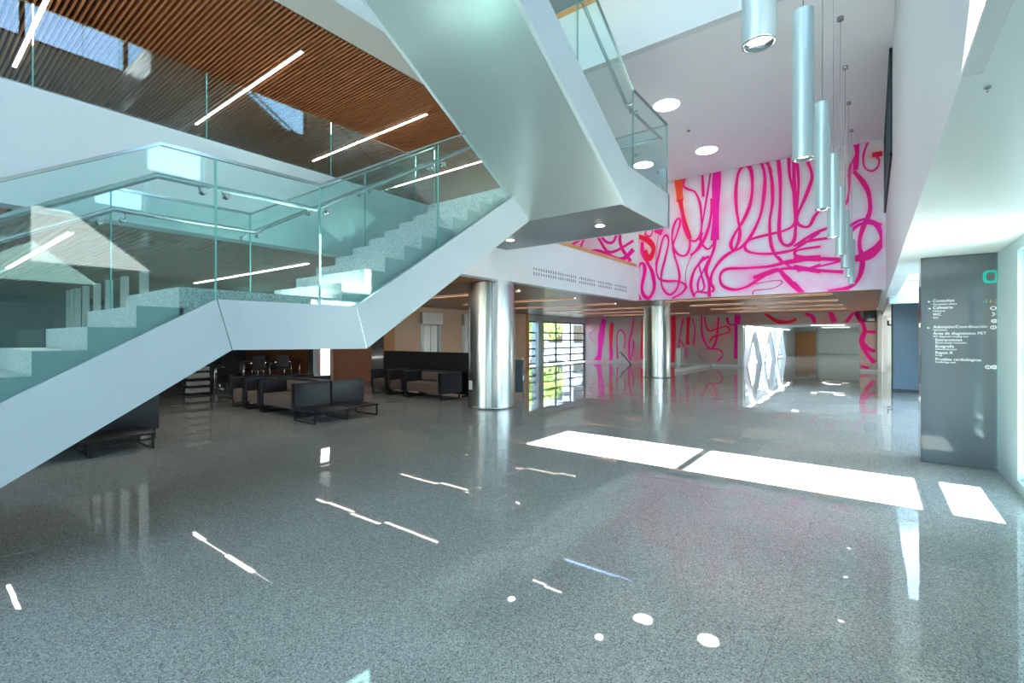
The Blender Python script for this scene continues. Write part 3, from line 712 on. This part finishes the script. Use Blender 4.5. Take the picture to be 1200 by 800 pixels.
# ================================================================== COLUMNS
def column(cx, cy_, r, label):
    t = thing('steel_column', (cx, cy_, 0), label, 'column', 'steel columns')
    MB().cyl((cx, cy_, .04), r, ZS - .04, 72, caps=False).build('shaft', 'steel', t)
    MB().cyl((cx, cy_, 0), r + .004, .045, 72).build('base_ring', 'cap', t)
    for a in (-50, 40, 130, 220):
        px, py = cx + (r + .0005) * math.cos(R(a)), cy_ + (r + .0005) * math.sin(R(a))
        MB().box(px - .004, py - .004, .045, px + .004, py + .004, ZS).build('panel_seam', 'blackmetal', t)
    return t
c1 = column(-7.03, 8.5, .54, 'large round stainless steel column beside the dark sofas')
c2 = column(-6.9, 18.75, .53, 'far round stainless steel column before the lower pink mural')
px = at(556, 463, X=-6.85)
MB().box(-6.62 - .13, 8.09, .5, -6.62 - .05, 8.05, .62)
ang = math.atan2(-.72, .18)
bx = (-7.03 + .545 * math.cos(R(250)), 8.5 + .545 * math.sin(R(250)))
MB().box(bx[0] - .05, bx[1] - .012, .42, bx[0] + .05, bx[1] + .02, .62).build('socket_plate', 'white', c1)

# ================================================================== LIGHTS
ordn = ['nearest', 'second', 'third', 'fourth', 'fifth', 'sixth', 'seventh', 'farthest']
PX = -.4; PZ = 2.9; PL = 1.07
pm_tube = MB().cyl((0, 0, 0), .068, PL, 40, caps=False).cyl((0, 0, PL - .01), .066, .01, 40).data('tube', 'pend')
ringv = MB(); n = 40
for rr, zz in ((.068, 0), (.068, -.006), (.056, -.006), (.05, .03)):
    ringv.v += [(rr * math.cos(2 * math.pi * i / n), rr * math.sin(2 * math.pi * i / n), zz) for i in range(n)]
for k in range(3):
    for i in range(n):
        ringv.f.append((k * n + i, (k + 1) * n + i, (k + 1) * n + (i + 1) % n, k * n + (i + 1) % n)); ringv.smooth.append(True)
pm_ring = ringv.data('rim', 'chrome')
pm_face = MB().cyl((0, 0, .02), .05, .012, 32).data('lamp_face', 'lampface')
pm_cable = MB().cyl((0, 0, PL), .004, ZC - PZ - PL, 8).data('cable', 'cap')
pm_rose = MB().cyl((0, 0, ZC - PZ - .05), .045, .05, 24).data('ceiling_rose', 'cap')
pm_cable_hi = MB().cyl((0, 0, PL), .004, 11 - PZ - PL, 8).data('cable', 'cap')
pm_rose_hi = MB().cyl((0, 0, 11 - PZ - .05), .045, .05, 24).data('ceiling_rose', 'cap')
for k in range(8):
    y = 2.337 + 1.7 * k
    lab = ('nearest satin silver tube pendant lamp hanging at the top of the frame' if k == 0 else
           'farthest satin silver tube pendant lamp in the hanging row' if k == 7 else '%s satin silver tube pendant lamp from the camera in the hanging row' % ordn[k])
    t = thing('pendant_lamp', (PX, y, PZ), lab, 'pendant lamp', 'tube pendants hanging in a row')
    hi = y < 8.0
    for me in (pm_tube, pm_ring, pm_face, pm_cable_hi if hi else pm_cable, pm_rose_hi if hi else pm_rose):
        o = bpy.data.objects.new(me.name, me); col.objects.link(o); o.parent = t
    # the lamp in the tube
    l = bpy.data.lights.new('pendant_light', 'SPOT'); l.energy = 15; l.spot_size = R(50); l.spot_blend = .6; l.shadow_soft_size = .05; l.color = (1, .95, .88)
    lo_ = bpy.data.objects.new('pendant_light', l); col.objects.link(lo_); lo_.location = (PX, y, PZ - .02)

for (u, v, r), lab in zip(((781, 123, .27), (754, 193, .27), (828, 176, .27)), ('large round white ceiling light right of the upper staircase, nearest of the three', 'round white ceiling light seen through the platform glass', 'round white ceiling light closest to the pink mural')):
    p = at(u, v, Z=ZC)
    t = thing('ceiling_light', (p[0], p[1], ZC), lab, 'ceiling light', 'round ceiling lights')
    MB().cyl((p[0], p[1], ZC - .012), .27, .012, 48).build('diffuser', 'disc', t)
    MB().cyl((p[0], p[1], ZC - .008), .285, .008, 48).build('rim', 'white', t)
for u, v, lab in ((807, 153, 'small round sprinkler head in the white ceiling above the mural'),):
    p = at(u, v, Z=ZC)
    t = thing('sprinkler', (p[0], p[1], ZC), lab, 'sprinkler')
    MB().cyl((p[0], p[1], ZC - .01), .05, .01, 20).build('plate', 'cap', t); MB().cyl((p[0], p[1], ZC - .05), .012, .04, 12).build('nozzle', 'chrome', t)
p = at(1157, 102, Z=2.62)
t = thing('sprinkler', (p[0], p[1], 2.62), 'tiny sprinkler head in the low pale soffit at the right', 'sprinkler')
MB().cyl((p[0], p[1], 2.614), .012, .006, 16).build('plate', 'cap', t); MB().cyl((p[0], p[1], 2.6), .004, .014, 8).build('nozzle', 'chrome', t)

def strip(x0, x1, y, z, mat, label, group, hw=.025):
    t = thing('linear_light', ((x0 + x1) / 2, y, z), label, 'linear light', group)
    if mat == 'led_low':        # recessed lamp between two wooden lips
        MB().box(x0, y - .05, z - .012, x1, y + .05, z - .004).build('diffuser', mat, t)
        for sy in (-1, 1): MB().box(x0 - .02, y + sy * .05, z - .04, x1 + .02, y + sy * .062, z - .002).build('lip', 'woodpanel', t)
        return
    MB().box(x0 - .02, y - hw - .005, z - .02, x1 + .02, y + hw + .005, z).build('housing', 'white', t)
    MB().box(x0, y - hw, z - .026, x1, y + hw, z - .02).build('diffuser', mat, t)
for k, (y, ex) in enumerate(((1.46, ''), (4.45, ''), (7.4, ''), (10.33, ''), (13.3, ''))):
    strip(-12.75, -8.03, y, ZC, 'led', '%s linear light from the left in the upper slatted ceiling' % ['leftmost', 'second', 'third', 'fourth', 'fifth'][k], 'linear lights in the upper slatted ceiling')
for k, y in enumerate((-1.6, 1.3, 4.2, 7.1, 10.05, 13.0)):
    if k == 0: continue
    strip(-12.1, -7.4, y, ZS, 'led' if y < 6 else 'led_low', '%s linear light from the left in the low ceiling over the lounge' % ['', 'leftmost', 'second', 'third', 'fourth', 'fifth'][k], 'linear lights in the low lounge ceiling')
for k, y in enumerate((15.95, 18.8, 21.7, 24.6)):
    strip(-12.1, -7.4, y, ZS, 'led_low', '%s linear light behind the far column in the left wooden soffit' % ['nearest', 'second', 'third', 'farthest'][k], 'linear lights in the left wooden soffit')
    strip(-5.6, -.9, y, ZS, 'led_low', '%s linear light in the wooden soffit under the pink mural' % ['nearest', 'second', 'third', 'farthest'][k], 'linear lights in the wooden soffit under the mural')
tag(MB().box(-5.4, YL + .4, 2.18, -5.32, 44, 2.2).build('strip_light', 'led'), 'bright strip light over the white slanted struts', 'strip light')
for k, y in enumerate((31, 41.5, 51.5)):
    strip(-3.6, -1.6, y, 2.5, 'led', '%s ceiling light in the corridor beyond the mural opening' % ['nearest', 'middle', 'farthest'][k], 'corridor ceiling lights', .05)

# ================================================================== SIGN PILLAR
sg = thing('sign_pillar', (.86, 8.2, 0), 'grey information pillar with white directory lettering and a teal zero', 'sign')
box(.5, 8.06, 0, XG + .0, 8.42, 2.618).build('body', 'sign', sg)
box(.515, 8.04, .015, XG - .012, 8.06, 2.61).build('front_panel', 'sign', sg)
box(XG - .012, 8.035, .01, XG - .001, 8.06, 2.615).build('edge_strip', 'signedge', sg)
def text(s, u, v, hpx, mat, parent, align='LEFT', Y=8.04, bold=0.0):
    p = at(u, v, Y=Y)
    k = Y / (_c * FPX + _s * (u - 600))
    cu = bpy.data.curves.new('text', 'FONT'); cu.body = s; cu.size = hpx * k * 1.12; cu.align_x = align; cu.extrude = .001; cu.offset = bold
    cu.resolution_u = 3
    tmp = bpy.data.objects.new('text', cu); col.objects.link(tmp)
    dg = bpy.context.evaluated_depsgraph_get()
    me = bpy.data.meshes.new_from_object(tmp.evaluated_get(dg)); bpy.data.objects.remove(tmp)
    me.materials.clear(); me.materials.append(M[mat])
    me.transform(Matrix.Rotation(R(90), 4, 'X'))
    o = bpy.data.objects.new('lettering', me); col.objects.link(o); o.parent = parent
    o.location = Vector((p[0], Y - .0015, p[2])) - wloc(parent); return o
# big rounded zero, drawn as a ring
def zero_ring(parent):
    c = at(1161, 324, Y=8.04); vs = []; fs = []; n = 40
    for wv, hv in ((.068, .078), (.038, .05)):
        for i in range(n):
            a = 2 * math.pi * i / n; e = .55
            vs.append((c[0] + wv * math.copysign(abs(math.cos(a)) ** e, math.cos(a)), 8.037, c[2] + hv * math.copysign(abs(math.sin(a)) ** e, math.sin(a))))
    vs += [(x, 8.041, z) for x, y, z in vs]
    for i in range(n):
        j = (i + 1) % n
        fs += [(i, n + i, n + j, j), (i, j, 2 * n + j, 2 * n + i), (n + j, n + i, 3 * n + i, 3 * n + j)]
    MB().add(vs, fs).build('teal_zero', 'teal', parent)['label'] = 'large teal zero'
zero_ring(sg)
for s, u, v, hp in (('Consultas', 1093, 354, 4.2), ('Outpatient clinics', 1093, 357.5, 2.6), ('Cafetería', 1093, 362, 4.2), ('Cafeteria', 1093, 365.3, 2.6),
                    ('WC', 1093, 369.8, 3.8), ('WC', 1093, 373.3, 2.6), ('Admisión/Coordinación', 1093.5, 384.5, 4.2), ('Admissions', 1093.5, 387.3, 2.4),
                    ('Área de diagnóstico PET', 1093.5, 392, 4), ('PET diagnostic imaging area', 1093.5, 395, 2.4), ('Extracciones', 1096, 399.5, 4), ('Blood sample extraction', 1096, 402.3, 2.4),
                    ('Ecografía', 1096, 407, 4), ('Ultrasound scans', 1096, 409.8, 2.4), ('Rayos X', 1096, 414.4, 4), ('X-ray', 1096, 417, 2.4),
                    ('Pruebas cardiológicas', 1096, 422, 4), ('Cardiology tests', 1096, 424.8, 2.4)):
    text(s, u, v, hp, 'letter', sg, bold=0)
for s, u, m in (('-1', 1151.5, 'teal'), ('1', 1159, 'yellow'), ('-2', 1163.5, 'orange')): text(s, u, 355, 5, m, sg)
def arrow(u, v, d, parent, kind=0):
    p = at(u, v, Y=8.04); s = .016; y = 8.0375; mb = MB()
    if kind == 0:      # arrow with shaft
        mb.box(p[0] - s, y, p[2] - .0022, p[0] + s, y + .003, p[2] + .0022)
        for sg_ in (1, -1):
            mb.add([(p[0] + d * s, y, p[2]), (p[0] + d * (s - .014), y, p[2] + sg_ * .012), (p[0] + d * (s - .02), y, p[2] + sg_ * .012), (p[0] + d * (s - .008), y, p[2])], [(0, 1, 2, 3)])
    elif kind == 1:    # chevron
        for sg_ in (1, -1):
            mb.add([(p[0] + s, y, p[2]), (p[0] - s * .5, y, p[2] + sg_ * .026), (p[0] - s * 1.2, y, p[2] + sg_ * .02), (p[0] + s * .2, y, p[2])], [(0, 1, 2, 3)])
    else:              # ring pictogram
        n = 20; vs = []
        for r in (.024, .015):
            vs += [(p[0] + r * 1.2 * math.cos(2 * math.pi * i / n), y, p[2] + r * math.sin(2 * math.pi * i / n)) for i in range(n)]
        mb.add(vs, [(i, (i + 1) % n, n + (i + 1) % n, n + i) for i in range(n)])
        if kind == 3: mb.box(p[0] - .004, y, p[2] - .02, p[0] + .004, y + .002, p[2] + .02)
        if kind == 4:
            for a in range(4): mb.add([(p[0] - .02 + .012 * a, y - .0005, p[2] - .018), (p[0] - .014 + .012 * a, y - .0005, p[2] - .018), (p[0] - .014 + .012 * a, y - .0005, p[2] + .018), (p[0] - .02 + .012 * a, y - .0005, p[2] + .018)], [(0, 1, 2, 3)])
    mb.build('pictogram', 'letter', parent)
for u, v, d, k in ((1089, 353.5, -1, 0), (1089, 361.5, 1, 0), (1088, 384, -1, 0), (1164, 361, 1, 2), (1164.5, 368, 1, 1), (1165, 376, 1, 4), (1164, 383.5, 1, 3), (1158, 430, 1, 3), (1165, 430, 1, 4)):
    arrow(u, v, d, sg, k)

# ================================================================== LOUNGE
def sofa_master(wd):
    """box sofa, front at local y = 0 facing -y, centred in x"""
    root = bpy.data.objects.new('box_sofa', None); col.objects.link(root); root.empty_display_size = .1
    h = wd / 2
    for s in (-1, 1):
        MB().rbox(s * h, .0, .16, s * (h - .09), .78, .69, .008).build('arm', 'leather', root, local=True)
        MB().box(s * (h - .03), .04, 0, s * (h - .06), .07, .16).box(s * (h - .03), .7, 0, s * (h - .06), .73, .16).box(s * (h - .03), .04, 0, s * (h - .06), .73, .02).build('sled_leg', 'blackmetal', root, local=True)
    MB().rbox(-h + .09, .68, .16, h - .09, .78, .69, .008).build('back_panel', 'leather', root, local=True)
    MB().rbox(-h + .092, .02, .17, h - .092, .68, .42, .025).build('seat', 'taupe', root, local=True)
    MB().rbox(-h + .092, .52, .42, h - .092, .678, .66, .03).build('back_cushion', 'taupe', root, local=True)
    return root
two, one = sofa_master(1.4), sofa_master(.7); used = set()
def sofa(m, x, y, rz, label, group):
    if id(m) in used: o = copy_tree(m)
    else: used.add(id(m)); o = m
    o.name = 'box_sofa' if m is two else 'box_armchair'
    o.location = (x, y, 0); o.rotation_euler.z = rz
    return tag(o, label, 'sofa' if m is two else 'armchair', group)
GA, GB, GC = 'dark box seats in the middle lounge group', 'dark box seats along the partition', 'dark box seats under the lower stair flight'
sofa(two, -9.68, 4.82, 0, 'dark two-seat box sofa with taupe seat nearest the low table, middle lounge group', GA)
sofa(one, -10.76, 4.82, 0, 'dark box armchair left of the two-seat sofa in the middle lounge group', GA)
sofa(one, -11.48, 4.82, 0, 'leftmost dark box armchair of the middle lounge group', GA)
sofa(two, -9.68, 6.42, math.pi, 'dark two-seat box sofa backing onto the front sofa of the middle group', GA)
sofa(one, -10.76, 6.42, math.pi, 'dark box armchair backing onto the middle front armchair', GA)
sofa(one, -11.48, 6.42, math.pi, 'dark box armchair backing onto the leftmost front armchair', GA)
sofa(two, -9.32, 8.42, 0, 'dark two-seat box sofa beside the large steel column', GB)
sofa(one, -10.4, 8.42, 0, 'dark box armchair in the middle of the row before the black partition', GB)
sofa(one, -11.12, 8.42, 0, 'leftmost dark box armchair of the row before the black partition', GB)
sofa(two, -9.68, 1.02, 0, 'dark box sofa half hidden under the lower stair flight at far left', GC)
sofa(two, -9.68, 2.62, math.pi, 'dark box sofa seen from its side behind the low black bench under the stairs', GC)
def low_table(x0, y0, x1, y1, hgt, label):
    t = thing('low_table', ((x0 + x1) / 2, (y0 + y1) / 2, 0), label, 'low table', 'low black metal tables')
    MB().rbox(x0, y0, hgt - .035, x1, y1, hgt, .004, 1).build('table_top', 'blackmetal', t)
    for y in (y0 + .03, (y0 + y1) / 2, y1 - .03):
        MB().box(x0 + .02, y - .012, 0, x0 + .045, y + .012, hgt - .035).box(x1 - .045, y - .012, 0, x1 - .02, y + .012, hgt - .035).box(x0 + .02, y - .012, 0, x1 - .02, y + .012, .02).build('leg_frame', 'blackmetal', t)
low_table(-8.86, 4.72, -8.1, 6.15, .24, 'low black metal table against the side of the middle sofa group')
low_table(-8.9, .9, -8.22, 2.36, .24, 'low black metal bench under the lower stair flight at the left')
pt = thing('partition', (-9.9, 9.5, 0), 'low black partition behind the row of dark armchairs', 'partition')
box(-12.2, 9.45, .05, -8.55, 9.52, 1.18).build('panel', 'black', pt)
for x in (-12.1, -10.4, -8.7): box(x - .03, 9.3, 0, x + .03, 9.67, .05).build('foot', 'blackmetal', pt)
# board leaning by the large column
lb = thing('display_board', (-7.0, 9.6, 0), 'dark display board on a stand peeking out behind the large steel column', 'display board')
p0 = at(606, 466, Z=0)
lb.location = (p0[0], p0[1], 0)
MB().prism_z([(p0[0] - .35, p0[1] + .0), (p0[0] + .02, p0[1] + .25), (p0[0] + .0, p0[1] + .28), (p0[0] - .37, p0[1] + .03)], .12, 1.0).build('board', 'frame', lb)
MB().tube([(p0[0] + .05, p0[1] + .2, 0), (p0[0] + .0, p0[1] + .27, 1.05)], .015).tube([(p0[0] - .3, p0[1], 0), (p0[0] - .33, p0[1] + .03, 1.05)], .015).build('stand', 'cap', lb)

# reading desks with chairs at the back
def chair_master():
    root = bpy.data.objects.new('office_chair', None); col.objects.link(root)
    MB().rbox(-.24, -.24, .42, .24, .22, .48, .02).build('seat', 'officefab', root, local=True)
    MB().rbox(-.23, .2, .5, .23, .25, .95, .02).build('backrest', 'officefab', root, local=True)
    for s in (-1, 1):
        MB().tube([(s * .25, .25, .7), (s * .26, .0, .66), (s * .26, -.22, .64), (s * .26, -.26, .4), (s * .26, -.26, .02), (s * .26, .22, .02)], .013, 8).build('chrome_frame', 'chrome', root, local=True)
        MB().rbox(s * .24, -.2, .655, s * .285, .1, .68, .008).build('armrest', 'black', root, local=True)
    return root
ch = chair_master(); first = True
labs = ['black office chair with chrome frame, nearest the brochure rack', 'black office chair before the second reading desk', 'black office chair in the middle of the reading desks', 'rightmost black office chair in front of the reading desks',
        'black office chair behind the left reading desk', 'black office chair behind the right reading desk']
for (x, y, rz), l in zip(((-16.1, 6.5, 100), (-17.4, 7.0, 80), (-17.4, 7.9, 95), (-17.4, 8.8, 85), (-19.3, 7.4, -90), (-19.3, 9.2, -95)), labs):
    o = ch if first else copy_tree(ch); first = False
    o.location = (x, y, 0); o.rotation_euler.z = R(rz - 180); tag(o, l, 'office chair', 'black office chairs at the back')
for (x, y), l in zip(((-18.35, 7.4), (-18.35, 9.2)), ('dark reading desk behind the left office chairs', 'dark reading desk behind the right office chairs')):
    t = thing('reading_desk', (x, y, 0), l, 'desk', 'dark reading desks')
    MB().rbox(x - .4, y - .8, .7, x + .4, y + .8, .74, .008).build('desk_top', 'black', t)
    for sy in (-.7, .7):
        for sx in (-.32, .32): MB().tube([(x + sx, y + sy, 0), (x + sx, y + sy, .7)], .02, 8).build('leg', 'chrome', t)
    MB().box(x - .36, y - .7, .3, x - .33, y + .7, .68).build('modesty_panel', 'black', t)
wc = thing('lit_column', (-17.2, 9.0, 0), 'tall white backlit column beside the brown wood wall', 'light column')
p = at(381, 442, X=-15.2)
wc.location = (-15.25, p[1], 0)
MB().box(-15.12, p[1] - .2, .12, -15.4, p[1] + .2, 2.75).build('light_panel', 'whitelit', wc)
MB().box(-15.05, p[1] - .26, 0, -15.45, p[1] + .26, .12).box(-15.05, p[1] - .26, 2.75, -15.45, p[1] + .26, ZS).build('casing', 'steel', wc)
MB().box(-15.1, p[1] - .5, 0, -15.42, p[1] - .22, ZS).build('side_panel', 'steel', wc)
# brochure rack
p = at(231, 462, Z=0)
br = thing('brochure_rack', (p[0], p[1], 0), 'grey rack stacked with papers and brochures behind the stair', 'brochure rack')
x, y = p[0], p[1]
MB().box(x - .2, y - .28, 0, x - .16, y + .28, 1.5).build('back_board', 'black', br)
MB().box(x - .2, y + .28, 0, x + .22, y + .31, 1.5).build('side_board', 'black', br)
for k in range(7):
    z = .05 + k * .2
    MB().box(x - .16, y - .28, z, x + .2, y + .28, z + .02).build('shelf', 'black', br)
    MB().box(x - .12, y - .26 + rnd.uniform(0, .04), z + .02, x + .19 + rnd.uniform(-.03, .02), y + .25, z + .02 + rnd.uniform(.1, .16)).build('paper_stack', 'paper', br)
# vertical fins and counter behind the left part of the stair
fs_ = thing('fin_screen', (-11.8, 2.5, 0), 'row of slim white vertical fins behind the stair at the left', 'screen')
for q in (-3.72, -4.13, -4.51, -4.84, -5.18, -5.47, -5.64, -5.76):
    x = q * 2.9; box(x - .05, 2.85, .03, x + .05, 2.97, ZS - .005).build('fin', 'white', fs_)
box(-16.8, 2.83, 0, -10.7, 2.99, .03).build('base_rail', 'cap', fs_)
ct = thing('reception_counter', (-19.5, 2.3, 0), 'pale reception counter glimpsed through the stair glass at far left', 'counter')
box(-20.1, .2, 0, -19.3, 4.6, 1.02).build('body', 'counter', ct); box(-20.2, .1, 1.02, -19.2, 4.7, 1.08).build('worktop', 'white', ct)

# ================================================================== FAR HALL
# white slanted struts in the corridor
sv = thing('strut_screen', (-5.55, 34, 0), 'white slanted V-shaped struts along the corridor window beyond the opening', 'strut screen')
yv = YL + .7
for k in range(3):
    for dy in (0, 1):
        ya, yb = (yv, yv + 2.2) if dy == 0 else (yv + 4.4, yv + 2.2)
        MB().prism_x([(ya - .2, 0), (ya + .2, 0), (yb + .2, 2.2), (yb - .2, 2.2)], -5.66, -5.42).build('strut', 'white', sv)
    yv += 5.2
# ramp balustrade and handrail before the lower mural
gb = thing('ramp_balustrade', (-7.15, 24, 0), 'low glass balustrade with pale base beside the ramp before the lower mural', 'balustrade')
box(-7.22, 21.9, 0, -7.08, 27.4, .16).build('base_kerb', 'white', gb)
for a, b in ((21.9, 23.7), (23.72, 25.5), (25.52, 27.4)): box(-7.16, a, .16, -7.14, b, 1.1).build('glass_panel', 'rail_glass', gb)
hr = thing('ramp_handrail', (-11, 26, 0), 'black sloping handrail in front of the lower mural left of the far column', 'handrail')
a, b = at(727, 412, Y=26.5), at(743, 431, Y=26.5)
MB().tube([a, b], .035, 8).build('rail', 'black', hr)
MB().tube([(a[0] + .1, a[1], a[2] - .1), (a[0] + .1, a[1], 0)], .02, 8).tube([(b[0], b[1], b[2]), (b[0], b[1], 0)], .02, 8).build('post', 'cap', hr)
# black screen box near the far right corner, exit sign
p, q = at(1012.5, 363, Y=YL - .15), at(1027, 377, Y=YL - .15)
tv = thing('wall_monitor', ((p[0] + q[0]) / 2, YL - .1, q[2]), 'black box monitor hung at the top right corner of the lower mural', 'monitor')
box(p[0], YL - .3, q[2], q[0], YL - .02, p[2]).build('casing', 'black', tv)
box(p[0] + .04, YL - .305, q[2] + .04, q[0] - .04, YL - .3, p[2] - .04).build('screen', 'darkglass', tv)
p, q = at(1033.5, 375, Y=32.9), at(1046, 381, Y=32.9)
ex = thing('exit_sign', ((p[0] + q[0]) / 2, 32.9, q[2]), 'small red and white safety sign on the recess wall by the blue panel', 'sign')
box(p[0], 32.9, q[2] - .02, q[0], 32.99, p[2] + .05).build('plate', 'black', ex)
m_ = (p[0] + q[0]) / 2
box(p[0] + .04, 32.885, q[2] + .02, m_ - .05, 32.9, p[2] + .01).build('red_field', 'exitred', ex); box(m_ + .08, 32.885, q[2] + .06, q[0] - .04, 32.9, p[2] - .02).build('white_arrow', 'letter', ex)
for k, v in enumerate((408, 419)):
    p = at(1034, v, Y=32.9)
    wb = thing('wall_box', (p[0], 32.95, p[2]), ['upper small black wall box on the recess wall', 'lower small black wall box on the recess wall'][k], 'wall box', 'black wall boxes')
    box(p[0] - .09, 32.9, p[2] - .16, p[0] + .09, 33.0, p[2] + .16).build('casing', 'black', wb); box(p[0] - .05, 32.895, p[2] + .02, p[0] + .05, 32.9, p[2] + .1).build('label_plate', 'cap', wb)

# ================================================================== OUTSIDE
def tree(x, y, h, r, label):
    t = thing('tree', (x, y, -.31), label, 'tree', 'trees outside the far window')
    MB().tube([(x, y, -.31), (x + .1, y, h * .4), (x, y + .1, h * .7)], .14, 8).build('trunk', 'bark', t)
    mb = MB(); rg_ = random.Random(int(x * 10))
    for i in range(1400):
        d = Vector((rg_.gauss(0, 1), rg_.gauss(0, 1), rg_.gauss(0, 1))).normalized() * (rg_.random() ** .4)
        c = Vector((x + d.x * r, y + d.y * r, h * .62 + d.z * h * .42)); a = Vector((rg_.gauss(0, 1), rg_.gauss(0, 1), rg_.gauss(0, 1))).normalized(); b = a.orthogonal().normalized()
        mb.add([c - a * .16, c + b * .09, c + a * .16, c - b * .09], [(0, 1, 2, 3)])
    mb.build('crown', 'leaf', t)
tree(-24, 34, 4.6, 2.0, 'leafy green tree outside the left panes of the far window')
tree(-27, 41, 5.0, 2.3, 'leafy green tree further away outside the far window')
bd = thing('building', (-34, 58, -.31), 'pale building with dark windows outside the far window', 'building')
box(-46, 56, -.31, -25, 66, 9).build('wall', 'facade', bd)
for i in range(5):
    for j in range(2):
        x = -44 + i * 4; wn = box(x, 55.9, .8 + j * 4, x + 2.2, 56, 3.2 + j * 4).build('window', 'frame', bd)
        box(x + .12, 55.88, .92 + j * 4, x + 2.08, 55.9, 3.08 + j * 4).build('pane', 'darkglass', wn)
ol = thing('outdoor_railing', (4.2, 6, -.31), 'white outdoor railing with dark infill outside the right window', 'railing')
for k in range(8): box(4.17, 1.5 + k * 1.6, -.31, 4.23, 1.56 + k * 1.6, .8).build('post', 'frame', ol)
box(4.15, 1.4, .8, 4.25, 13, .86).build('top_rail', 'white', ol)
for z in (.1, .4): box(4.18, 1.4, z, 4.22, 13, z + .12).build('rail_bar', 'frame', ol)
